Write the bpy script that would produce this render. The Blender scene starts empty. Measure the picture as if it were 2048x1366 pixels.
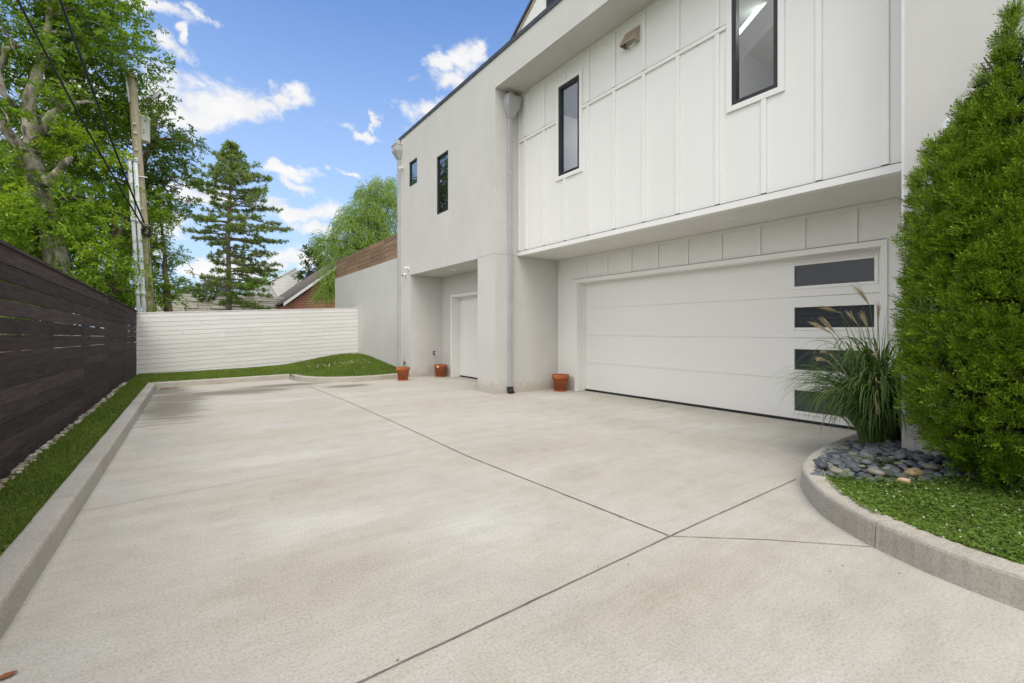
import bpy, math, random
import numpy as np
from mathutils import Vector
C = bpy.context.scene.collection
R_ = math.radians
rng = np.random.default_rng(7)
random.seed(7)

# ------------------------------------------------------------------ camera
F_, HC, TH = 920.0, 1.32, math.radians(35.7375)      # focal length in photo pixels, eye height, heading
sT, cT = math.sin(TH), math.cos(TH)
cam = bpy.data.cameras.new('camera'); cam.sensor_width = 36; cam.lens = 36*F_/2048
cam.shift_y = -21/2048; cam.clip_end = 3000; cam.clip_start = 0.05
co = bpy.data.objects.new('camera', cam); C.objects.link(co)
co.location = (0, 0, HC); co.rotation_euler = (math.pi/2, 0, -TH)
bpy.context.scene.camera = co

def ray(x, y):
    a = (x-1024)/F_
    return Vector((sT+cT*a, cT-sT*a, (662-y)/F_))
def atY(x, y, Y):
    r = ray(x, y); t = Y/r[1]; return (r[0]*t, Y, HC+r[2]*t)
def atZ(x, y, Z=0.0):
    r = ray(x, y); t = (Z-HC)/r[2]; return (r[0]*t, r[1]*t, Z)

# ------------------------------------------------------------------ sky, sun, exposure
W = bpy.data.worlds.new('World'); bpy.context.scene.world = W; W.use_nodes = True
def build_world():
    nt = W.node_tree; N = nt.nodes; L = nt.links; N.clear()
    out = N.new('ShaderNodeOutputWorld'); bg = N.new('ShaderNodeBackground'); L.new(bg.outputs[0], out.inputs[0])
    bg.inputs[1].default_value = 1.0
    sky = N.new('ShaderNodeTexSky'); sky.sky_type = 'NISHITA'; sky.sun_disc = False
    sky.sun_elevation = R_(56); sky.sun_rotation = R_(215); sky.dust_density = 0.6; sky.air_density = 1.0; sky.ozone_density = 1.0
    tc = N.new('ShaderNodeTexCoord')
    def M(op, a, b=None, c=None, clamp=False):
        m = N.new('ShaderNodeMath'); m.operation = op; m.use_clamp = clamp
        for i, v in enumerate((a, b, c)):
            if v is None: continue
            if isinstance(v, (int, float)): m.inputs[i].default_value = v
            else: L.new(v, m.inputs[i])
        return m.outputs[0]
    sep = N.new('ShaderNodeSeparateXYZ'); L.new(tc.outputs['Generated'], sep.inputs[0])
    az = M('ARCTAN2', sep.outputs[0], sep.outputs[1]); el = M('ARCSINE', sep.outputs[2])
    cmb = N.new('ShaderNodeCombineXYZ'); L.new(az, cmb.inputs[0]); L.new(el, cmb.inputs[1])
    def ae(px, py):
        d = ray(px, py).normalized(); return math.atan2(d.x, d.y), math.asin(d.z)
    blobs = [(370,205,95,58),(440,200,70,52),(500,205,60,36),(545,190,55,28),(590,185,45,30),(350,103,44,22),(388,84,16,24),
             (905,110,58,40),(885,160,55,30),(945,100,30,24),(840,225,55,30),(850,130,30,18),(700,256,46,13),(722,230,16,24),
             (300,18,110,26),(395,28,40,14),(590,352,60,18),(615,384,34,14),(575,340,20,22),(600,432,90,24),(690,345,18,9),
             (400,382,60,24),(345,450,50,26),(390,400,60,14),(430,530,110,22),(560,525,110,24),(640,470,40,18),(120,180,120,70),
             (60,330,90,60),(280,470,60,70)]
    wn = N.new('ShaderNodeTexNoise'); wn.inputs['Scale'].default_value = 7; wn.inputs['Detail'].default_value = 6; wn.inputs['Roughness'].default_value = 0.6; L.new(tc.outputs['Generated'], wn.inputs['Vector'])
    ws = N.new('ShaderNodeVectorMath'); ws.operation = 'MULTIPLY_ADD'; L.new(wn.outputs['Color'], ws.inputs[0]); ws.inputs[1].default_value = (0.26, 0.15, 0); ws.inputs[2].default_value = (-0.13, -0.075, 0)
    wa = N.new('ShaderNodeVectorMath'); wa.operation = 'ADD'; L.new(cmb.outputs[0], wa.inputs[0]); L.new(ws.outputs[0], wa.inputs[1]); cmb = wa
    cur = None
    for (px, py, rx, ry) in blobs:
        a0, e0 = ae(px, py); a1, _ = ae(px+rx, py); _, e1 = ae(px, py-ry)
        sb = N.new('ShaderNodeVectorMath'); sb.operation = 'SUBTRACT'; L.new(cmb.outputs[0], sb.inputs[0]); sb.inputs[1].default_value = (a0, e0, 0)
        ml = N.new('ShaderNodeVectorMath'); ml.operation = 'MULTIPLY'; L.new(sb.outputs[0], ml.inputs[0]); ml.inputs[1].default_value = (1/abs(a1-a0), 1/abs(e1-e0), 0)
        ln = N.new('ShaderNodeVectorMath'); ln.operation = 'LENGTH'; L.new(ml.outputs[0], ln.inputs[0])
        d = M('SUBTRACT', 1.0, ln.outputs['Value'])
        cur = d if cur is None else M('MAXIMUM', cur, d)
    mp = N.new('ShaderNodeMapping'); mp.inputs['Scale'].default_value = (1, 1, 1.7); L.new(tc.outputs['Generated'], mp.inputs[0])
    n1 = N.new('ShaderNodeTexNoise'); n1.inputs['Scale'].default_value = 13; n1.inputs['Detail'].default_value = 9; n1.inputs['Roughness'].default_value = 0.62; n1.inputs['Distortion'].default_value = 0.35
    L.new(mp.outputs[0], n1.inputs['Vector'])
    n2 = N.new('ShaderNodeTexNoise'); n2.inputs['Scale'].default_value = 3.2; n2.inputs['Detail'].default_value = 8; n2.inputs['Roughness'].default_value = 0.6
    L.new(mp.outputs[0], n2.inputs['Vector'])
    # unseen cloud added outside the view closes up for soft neutral light
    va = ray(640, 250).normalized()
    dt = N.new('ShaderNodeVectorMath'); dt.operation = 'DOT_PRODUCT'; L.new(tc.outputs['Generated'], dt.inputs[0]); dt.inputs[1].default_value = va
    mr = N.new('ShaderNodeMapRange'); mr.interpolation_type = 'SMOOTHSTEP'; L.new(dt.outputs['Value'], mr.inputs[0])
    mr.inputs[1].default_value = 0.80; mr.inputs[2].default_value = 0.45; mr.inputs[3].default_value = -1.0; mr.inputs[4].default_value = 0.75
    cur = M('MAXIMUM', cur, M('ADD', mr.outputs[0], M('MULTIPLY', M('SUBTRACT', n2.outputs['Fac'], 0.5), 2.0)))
    cur = M('MAXIMUM', cur, -1.2)
    dens = M('ADD', M('MULTIPLY_ADD', cur, 1.25, 0.10), M('MULTIPLY', M('SUBTRACT', n1.outputs['Fac'], 0.5), 3.0))
    sm = N.new('ShaderNodeMapRange'); sm.interpolation_type = 'SMOOTHSTEP'; L.new(dens, sm.inputs[0])
    sm.inputs[1].default_value = -0.18; sm.inputs[2].default_value = 0.95
    alpha = M('MULTIPLY', sm.outputs[0], 0.96)
    # blue sky
    sc = N.new('ShaderNodeVectorMath'); sc.operation = 'MULTIPLY'; L.new(sky.outputs[0], sc.inputs[0]); sc.inputs[1].default_value = (0.100, 0.133, 0.178)
    # thin bright veil low down
    veil = N.new('ShaderNodeMapRange'); veil.interpolation_type = 'SMOOTHSTEP'; L.new(el, veil.inputs[0])
    veil.inputs[1].default_value = 0.75; veil.inputs[2].default_value = -0.02; veil.inputs[3].default_value = 0.0; veil.inputs[4].default_value = 0.80
    mv = N.new('ShaderNodeMix'); mv.data_type = 'RGBA'; L.new(veil.outputs[0], mv.inputs['Factor']); L.new(sc.outputs[0], mv.inputs['A']); mv.inputs['B'].default_value = (0.42, 0.53, 0.66, 1)
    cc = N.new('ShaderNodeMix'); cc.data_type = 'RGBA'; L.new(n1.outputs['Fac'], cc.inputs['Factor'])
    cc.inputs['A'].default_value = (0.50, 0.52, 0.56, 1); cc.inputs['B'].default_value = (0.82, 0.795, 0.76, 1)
    bz = N.new('ShaderNodeMapRange'); bz.interpolation_type = 'SMOOTHSTEP'; L.new(dt.outputs['Value'], bz.inputs[0])   # unseen cloud outside the view is brightened to add light
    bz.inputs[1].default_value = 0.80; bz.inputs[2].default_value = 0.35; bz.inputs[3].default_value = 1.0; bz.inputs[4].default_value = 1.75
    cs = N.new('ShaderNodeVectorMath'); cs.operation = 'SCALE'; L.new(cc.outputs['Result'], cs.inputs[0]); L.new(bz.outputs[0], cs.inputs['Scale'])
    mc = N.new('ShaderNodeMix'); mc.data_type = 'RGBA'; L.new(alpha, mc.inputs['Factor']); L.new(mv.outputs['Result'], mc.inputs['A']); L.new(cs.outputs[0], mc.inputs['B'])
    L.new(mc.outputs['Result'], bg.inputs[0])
build_world()
sl = bpy.data.lights.new('sun', 'SUN'); sl.energy = 1.5; sl.angle = R_(45); sl.color = (1.0, 0.93, 0.82)
so = bpy.data.objects.new('sun', sl); C.objects.link(so)
so.rotation_euler = Vector((-0.30, -0.48, 0.95)).to_track_quat('Z', 'Y').to_euler()
sc_ = bpy.context.scene
sc_.view_settings.view_transform = 'Standard'; sc_.view_settings.look = 'None'; sc_.view_settings.gamma = 1.0
sc_.view_settings.exposure = 0.50

# ------------------------------------------------------------------ materials
def nodes(name):
    m = bpy.data.materials.new(name); m.use_nodes = True
    nt = m.node_tree; return m, nt, nt.nodes, nt.links, nt.nodes['Principled BSDF']
def ramp(N, L, fac, cols):
    r = N.new('ShaderNodeValToRGB'); e = r.color_ramp.elements
    while len(e) < len(cols): e.new(0.5)
    for i, (p, c) in enumerate(cols): e[i].position = p; e[i].color = (*c, 1)
    L.new(fac, r.inputs[0]); return r.outputs[0]
def noise(N, L, vec, scale, detail=4, rough=0.55, dist=0.0):
    n = N.new('ShaderNodeTexNoise'); n.inputs['Scale'].default_value = scale; n.inputs['Detail'].default_value = detail
    n.inputs['Roughness'].default_value = rough; n.inputs['Distortion'].default_value = dist
    L.new(vec, n.inputs['Vector']); return n.outputs['Fac']
def mixc(N, L, fac, a, b, mode='MIX'):
    m = N.new('ShaderNodeMix'); m.data_type = 'RGBA'; m.blend_type = mode
    for k, v in (('Factor', fac), ('A', a), ('B', b)):
        if isinstance(v, (int, float)): m.inputs[k].default_value = v
        elif isinstance(v, tuple): m.inputs[k].default_value = (*v, 1)
        else: L.new(v, m.inputs[k])
    return m.outputs['Result']
def mapped(N, L, scale=(1, 1, 1), coord='Object'):
    tc = N.new('ShaderNodeTexCoord'); mp = N.new('ShaderNodeMapping'); mp.inputs['Scale'].default_value = scale
    L.new(tc.outputs[coord], mp.inputs[0]); return mp.outputs[0]
def bump(N, L, h, strength, dist=0.01, prev=None):
    b = N.new('ShaderNodeBump'); b.inputs['Strength'].default_value = strength; b.inputs['Distance'].default_value = dist
    L.new(h, b.inputs['Height'])
    if prev is not None: L.new(prev, b.inputs['Normal'])
    return b.outputs[0]
def pmat(name, c1, c2=None, scale=2.0, rough=0.7, bs=0.0, bscale=60, bd=0.005, stretch=(1, 1, 1), spec=0.3, metal=0.0, island=0.0, detail=5):
    m, nt, N, L, P = nodes(name)
    P.inputs['Roughness'].default_value = rough; P.inputs['Specular IOR Level'].default_value = spec; P.inputs['Metallic'].default_value = metal
    v = mapped(N, L, stretch)
    col = ramp(N, L, noise(N, L, v, scale, detail, 0.6), [(0.32, c1), (0.68, c2 or c1)])
    if island:
        g = N.new('ShaderNodeNewGeometry')
        k = ramp(N, L, g.outputs['Random Per Island'], [(0, (1-island,)*3), (1, (1+island*0.6,)*3)])
        col = mixc(N, L, 1.0, col, k, 'MULTIPLY')
    L.new(col, P.inputs['Base Color'])
    if bs: L.new(bump(N, L, noise(N, L, v, bscale, 6, 0.65), bs, bd), P.inputs['Normal'])
    return m

def stucco_mat(name, tone):
    m, nt, N, L, P = nodes(name); P.inputs['Roughness'].default_value = 0.92; P.inputs['Specular IOR Level'].default_value = 0.15
    v = mapped(N, L); vs = mapped(N, L, (1, 1, 0.35))
    a = ramp(N, L, noise(N, L, v, 0.9, 6, 0.6), [(0.3, tuple(t*0.95 for t in tone)), (0.7, tuple(t*1.03 for t in tone))])
    b = ramp(N, L, noise(N, L, vs, 5.5, 6, 0.65), [(0.25, (0.97, 0.967, 0.96)), (0.7, (1.01, 1.01, 1.01))])
    s = ramp(N, L, noise(N, L, v, 180, 3, 0.7), [(0.25, (0.93, 0.93, 0.92)), (0.7, (1.02, 1.02, 1.02))])
    c = mixc(N, L, 1.0, mixc(N, L, 1.0, a, b, 'MULTIPLY'), s, 'MULTIPLY')
    # splash dirt in an irregular band at the foot
    tc = N.new('ShaderNodeTexCoord'); sp = N.new('ShaderNodeSeparateXYZ'); L.new(tc.outputs['Object'], sp.inputs[0])
    ad = N.new('ShaderNodeMath'); ad.operation = 'MULTIPLY_ADD'; L.new(noise(N, L, v, 7, 5), ad.inputs[0]); ad.inputs[1].default_value = -0.45; L.new(sp.outputs[2], ad.inputs[2])
    mr = N.new('ShaderNodeMapRange'); L.new(ad.outputs[0], mr.inputs[0]); mr.inputs[1].default_value = -0.16; mr.inputs[2].default_value = 0.06; mr.inputs[3].default_value = 0.6; mr.inputs[4].default_value = 0.0
    c = mixc(N, L, mr.outputs[0], c, (0.42, 0.36, 0.29))
    L.new(c, P.inputs['Base Color'])
    n = bump(N, L, noise(N, L, v, 240, 4, 0.7), 0.35, 0.003)
    n = bump(N, L, noise(N, L, v, 9, 4, 0.6), 0.12, 0.02, n)
    L.new(n, P.inputs['Normal']); return m

def stain(N, L, vec, blobs, wob, lo=0.95):
    """irregular patches on the slab: 1 inside, 0 outside"""
    cur = None
    for (x, y, rx, ry) in blobs:
        sb = N.new('ShaderNodeVectorMath'); sb.operation = 'SUBTRACT'; L.new(vec, sb.inputs[0]); sb.inputs[1].default_value = (x, y, 0)
        ml = N.new('ShaderNodeVectorMath'); ml.operation = 'MULTIPLY'; L.new(sb.outputs[0], ml.inputs[0]); ml.inputs[1].default_value = (1/rx, 1/ry, 0)
        ln = N.new('ShaderNodeVectorMath'); ln.operation = 'LENGTH'; L.new(ml.outputs[0], ln.inputs[0])
        d = N.new('ShaderNodeMath'); d.operation = 'SUBTRACT'; d.inputs[0].default_value = 1; L.new(ln.outputs['Value'], d.inputs[1])
        if cur is None: cur = d.outputs[0]
        else:
            mx = N.new('ShaderNodeMath'); mx.operation = 'MAXIMUM'; L.new(cur, mx.inputs[0]); L.new(d.outputs[0], mx.inputs[1]); cur = mx.outputs[0]
    ad = N.new('ShaderNodeMath'); ad.operation = 'MULTIPLY_ADD'; L.new(wob, ad.inputs[0]); ad.inputs[1].default_value = 2.2; L.new(cur, ad.inputs[2])
    mr = N.new('ShaderNodeMapRange'); mr.interpolation_type = 'SMOOTHSTEP'; L.new(ad.outputs[0], mr.inputs[0]); mr.inputs[1].default_value = lo; mr.inputs[2].default_value = lo+1.05
    return mr.outputs[0]

def concrete_mat(name, light, dark, drive=False):
    m, nt, N, L, P = nodes(name); P.inputs['Roughness'].default_value = 0.85; P.inputs['Specular IOR Level'].default_value = 0.25
    v = mapped(N, L); vs = mapped(N, L, (0.45, 2.2, 1) if drive else (0.8, 0.8, 3)); vf = mapped(N, L, (0.12, 1.0, 1) if drive else (0.06, 0.06, 5))
    mid = tuple((a+b)/2 for a, b in zip(light, dark)); warm = (mid[0]*1.02, mid[1]*0.975, mid[2]*0.93)
    c = ramp(N, L, noise(N, L, v, 0.8, 8, 0.66, 0.5), [(0.30, dark), (0.46, warm), (0.66, light)])
    c = mixc(N, L, 0.35, c, ramp(N, L, noise(N, L, vs, 1.9, 8, 0.68, 0.3), [(0.3, tuple(d*0.92 for d in dark)), (0.65, tuple(l*1.06 for l in light))]))
    c = mixc(N, L, 0.5, c, ramp(N, L, noise(N, L, v, 4.5, 8, 0.72, 0.3), [(0.30, (0.84, 0.825, 0.795)), (0.5, (1.0, 1.0, 1.0)), (0.72, (1.09, 1.095, 1.10))]), 'MULTIPLY')
    c = mixc(N, L, 0.8, c, ramp(N, L, noise(N, L, vf, 26, 6, 0.65), [(0.3, (0.95, 0.945, 0.935)), (0.7, (1.03, 1.03, 1.03))]), 'MULTIPLY')
    c = mixc(N, L, 1.0, c, ramp(N, L, noise(N, L, v, 75, 5, 0.85), [(0.35, (0.68, 0.665, 0.64)), (0.49, (0.99, 0.99, 0.985)), (0.65, (1.14, 1.14, 1.13))]), 'MULTIPLY')
    vo = N.new('ShaderNodeTexVoronoi'); vo.inputs['Scale'].default_value = 34; L.new(v, vo.inputs['Vector'])
    c = mixc(N, L, ramp(N, L, vo.outputs['Distance'], [(0.03, (0.65,)*3), (0.075, (0,)*3)]), c, (0.30, 0.26, 0.22))
    vo2 = N.new('ShaderNodeTexVoronoi'); vo2.inputs['Scale'].default_value = 2.3; L.new(v, vo2.inputs['Vector'])
    c = mixc(N, L, ramp(N, L, vo2.outputs['Distance'], [(0.018, (0.8,)*3), (0.032, (0,)*3)]), c, (0.22, 0.18, 0.14))
    if drive:
        tc = N.new('ShaderNodeTexCoord').outputs['Object']
        w = noise(N, L, vs, 2.6, 7, 0.65, 0.3)
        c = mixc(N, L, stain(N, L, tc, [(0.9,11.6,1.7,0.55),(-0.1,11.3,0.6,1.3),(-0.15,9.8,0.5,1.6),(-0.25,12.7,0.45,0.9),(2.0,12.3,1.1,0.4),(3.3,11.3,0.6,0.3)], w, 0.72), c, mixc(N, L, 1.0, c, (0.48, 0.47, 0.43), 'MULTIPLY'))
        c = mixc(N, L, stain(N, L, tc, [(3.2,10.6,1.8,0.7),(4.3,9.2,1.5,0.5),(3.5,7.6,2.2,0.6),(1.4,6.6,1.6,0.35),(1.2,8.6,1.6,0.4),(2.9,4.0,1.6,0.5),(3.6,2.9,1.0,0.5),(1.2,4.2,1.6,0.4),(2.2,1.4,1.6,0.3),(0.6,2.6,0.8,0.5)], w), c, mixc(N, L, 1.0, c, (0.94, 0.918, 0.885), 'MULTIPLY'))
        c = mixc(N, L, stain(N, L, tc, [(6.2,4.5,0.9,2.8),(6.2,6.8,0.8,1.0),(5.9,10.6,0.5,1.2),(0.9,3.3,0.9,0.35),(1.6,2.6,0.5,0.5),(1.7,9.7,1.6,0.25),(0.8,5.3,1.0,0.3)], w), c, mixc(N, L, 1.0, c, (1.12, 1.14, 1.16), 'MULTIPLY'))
    L.new(c, P.inputs['Base Color'])
    n = bump(N, L, noise(N, L, v, 210, 4, 0.75), 0.35, 0.003)
    n = bump(N, L, noise(N, L, vf, 60, 4, 0.6), 0.18, 0.004, n)
    L.new(n, P.inputs['Normal']); return m

def leaf_mat(name, dark, light, trans=0.35, rough=0.5, hue=0.0, accent=None, afrac=0.08):
    m, nt, N, L, P = nodes(name)
    g = N.new('ShaderNodeNewGeometry'); v = mapped(N, L)
    c = ramp(N, L, g.outputs['Random Per Island'], [(0.0, dark), (1.0, light)])
    n = noise(N, L, v, 0.9, 3)
    c = mixc(N, L, 1.0, c, ramp(N, L, n, [(0.3, (0.82, 0.86, 0.8)), (0.7, (1.15, 1.1, 1.0))]), 'MULTIPLY')
    if accent:
        wn = N.new('ShaderNodeTexWhiteNoise'); wn.noise_dimensions = '1D'; L.new(g.outputs['Random Per Island'], wn.inputs['W'])
        c = mixc(N, L, ramp(N, L, wn.outputs['Value'], [(afrac, (1, 1, 1)), (afrac+0.001, (0, 0, 0))]), c, accent)
    P.inputs['Roughness'].default_value = rough; P.inputs['Specular IOR Level'].default_value = 0.28
    L.new(c, P.inputs['Base Color'])
    t = N.new('ShaderNodeBsdfTranslucent'); L.new(mixc(N, L, 1.0, c, (1.25, 1.3, 0.6), 'MULTIPLY'), t.inputs[0])
    ms = N.new('ShaderNodeMixShader'); ms.inputs[0].default_value = trans
    L.new(P.outputs[0], ms.inputs[1]); L.new(t.outputs[0], ms.inputs[2]); L.new(ms.outputs[0], N['Material Output'].inputs[0])
    return m

def wood_mat(name, c1, c2, axis='y', rough=0.65, isl=0.18, bs=0.25):
    st = {'y': (9, 0.55, 9), 'x': (0.55, 9, 9), 'z': (9, 9, 0.5)}[axis]
    m, nt, N, L, P = nodes(name); P.inputs['Roughness'].default_value = rough; P.inputs['Specular IOR Level'].default_value = 0.12
    g = N.new('ShaderNodeNewGeometry')
    tc = N.new('ShaderNodeTexCoord'); ad = N.new('ShaderNodeVectorMath'); ad.operation = 'ADD'; L.new(tc.outputs['Object'], ad.inputs[0])
    cx = N.new('ShaderNodeMath'); cx.operation = 'MULTIPLY'; L.new(g.outputs['Random Per Island'], cx.inputs[0]); cx.inputs[1].default_value = 37
    cb = N.new('ShaderNodeCombineXYZ'); [L.new(cx.outputs[0], cb.inputs[i]) for i in range(3)]; L.new(cb.outputs[0], ad.inputs[1])
    mp = N.new('ShaderNodeMapping'); mp.inputs['Scale'].default_value = st; L.new(ad.outputs[0], mp.inputs[0]); v = mp.outputs[0]
    f = noise(N, L, v, 4.0, 7, 0.65, 0.9)
    c = ramp(N, L, f, [(0.3, c1), (0.68, c2)])
    c = mixc(N, L, 1.0, c, ramp(N, L, g.outputs['Random Per Island'], [(0, (1-isl,)*3), (1, (1+isl,)*3)]), 'MULTIPLY')
    vo = N.new('ShaderNodeTexVoronoi'); vo.inputs['Scale'].default_value = 2.6; mp2 = N.new('ShaderNodeMapping'); L.new(ad.outputs[0], mp2.inputs[0])
    mp2.inputs['Scale'].default_value = {'y': (1, 0.9, 2.2), 'x': (0.9, 1, 2.2), 'z': (2, 2, 0.8)}[axis]; L.new(mp2.outputs[0], vo.inputs['Vector'])
    c = mixc(N, L, ramp(N, L, vo.outputs['Distance'], [(0.03, (0.8,)*3), (0.07, (0,)*3)]), c, tuple(k*0.35 for k in c1))
    L.new(c, P.inputs['Base Color'])
    L.new(bump(N, L, f, bs, 0.01), P.inputs['Normal']); return m

def bark_mat(name, c1, c2, scale=6, moss=None):
    m, nt, N, L, P = nodes(name); P.inputs['Roughness'].default_value = 0.9
    v = mapped(N, L, (1, 1, 0.45)); f = noise(N, L, v, scale, 8, 0.7, 0.6)
    c = ramp(N, L, f, [(0.35, c1), (0.62, c2)])
    if moss:
        c = mixc(N, L, ramp(N, L, noise(N, L, v, 2.4, 5, 0.6), [(0.52, (0, 0, 0)), (0.6, (0.8,)*3)]), c, moss)
    L.new(c, P.inputs['Base Color']); L.new(bump(N, L, f, 0.7, 0.03), P.inputs['Normal']); return m

def glass_mat(name, tint=(0.9, 0.93, 0.93), refl=1.0, opaque=None, ior=1.5):
    m, nt, N, L, P = nodes(name); N.remove(P)
    fr = N.new('ShaderNodeFresnel'); fr.inputs[0].default_value = ior
    k = N.new('ShaderNodeMath'); k.operation = 'MULTIPLY'; k.use_clamp = True; L.new(fr.outputs[0], k.inputs[0]); k.inputs[1].default_value = refl
    gl = N.new('ShaderNodeBsdfGlossy'); gl.inputs['Roughness'].default_value = 0.0
    wob = bump(N, L, noise(N, L, mapped(N, L), 1.3, 2), 0.04, 0.05); L.new(wob, gl.inputs['Normal'])
    if opaque: b = N.new('ShaderNodeBsdfDiffuse'); b.inputs[0].default_value = (*opaque, 1)
    else: b = N.new('ShaderNodeBsdfTransparent'); b.inputs[0].default_value = (*tint, 1)
    ms = N.new('ShaderNodeMixShader'); L.new(k.outputs[0], ms.inputs[0]); L.new(b.outputs[0], ms.inputs[1]); L.new(gl.outputs[0], ms.inputs[2])
    L.new(ms.outputs[0], N['Material Output'].inputs[0]); return m
def emit_mat(name, col, s):
    m, nt, N, L, P = nodes(name); P.inputs['Base Color'].default_value = (0.8, 0.8, 0.8, 1)
    P.inputs['Emission Color'].default_value = (*col, 1); P.inputs['Emission Strength'].default_value = s; return m

def brick_mat(name):
    m, nt, N, L, P = nodes(name); P.inputs['Roughness'].default_value = 0.85
    tc = N.new('ShaderNodeTexCoord'); sp = N.new('ShaderNodeSeparateXYZ'); L.new(tc.outputs['Object'], sp.inputs[0])
    cb = N.new('ShaderNodeCombineXYZ'); L.new(sp.outputs[0], cb.inputs[0]); L.new(sp.outputs[2], cb.inputs[1])
    b = N.new('ShaderNodeTexBrick'); L.new(cb.outputs[0], b.inputs['Vector'])
    b.inputs['Color1'].default_value = (0.30, 0.075, 0.035, 1); b.inputs['Color2'].default_value = (0.19, 0.05, 0.03, 1); b.inputs['Mortar'].default_value = (0.42, 0.33, 0.27, 1)
    b.inputs['Scale'].default_value = 1; b.inputs['Brick Width'].default_value = 0.30; b.inputs['Row Height'].default_value = 0.105; b.inputs['Mortar Size'].default_value = 0.012
    c = mixc(N, L, 1.0, b.outputs['Color'], ramp(N, L, noise(N, L, tc.outputs['Object'], 1.5, 4), [(0.3, (0.75,)*3), (0.7, (1.25,)*3)]), 'MULTIPLY')
    L.new(c, P.inputs['Base Color']); return m

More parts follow.
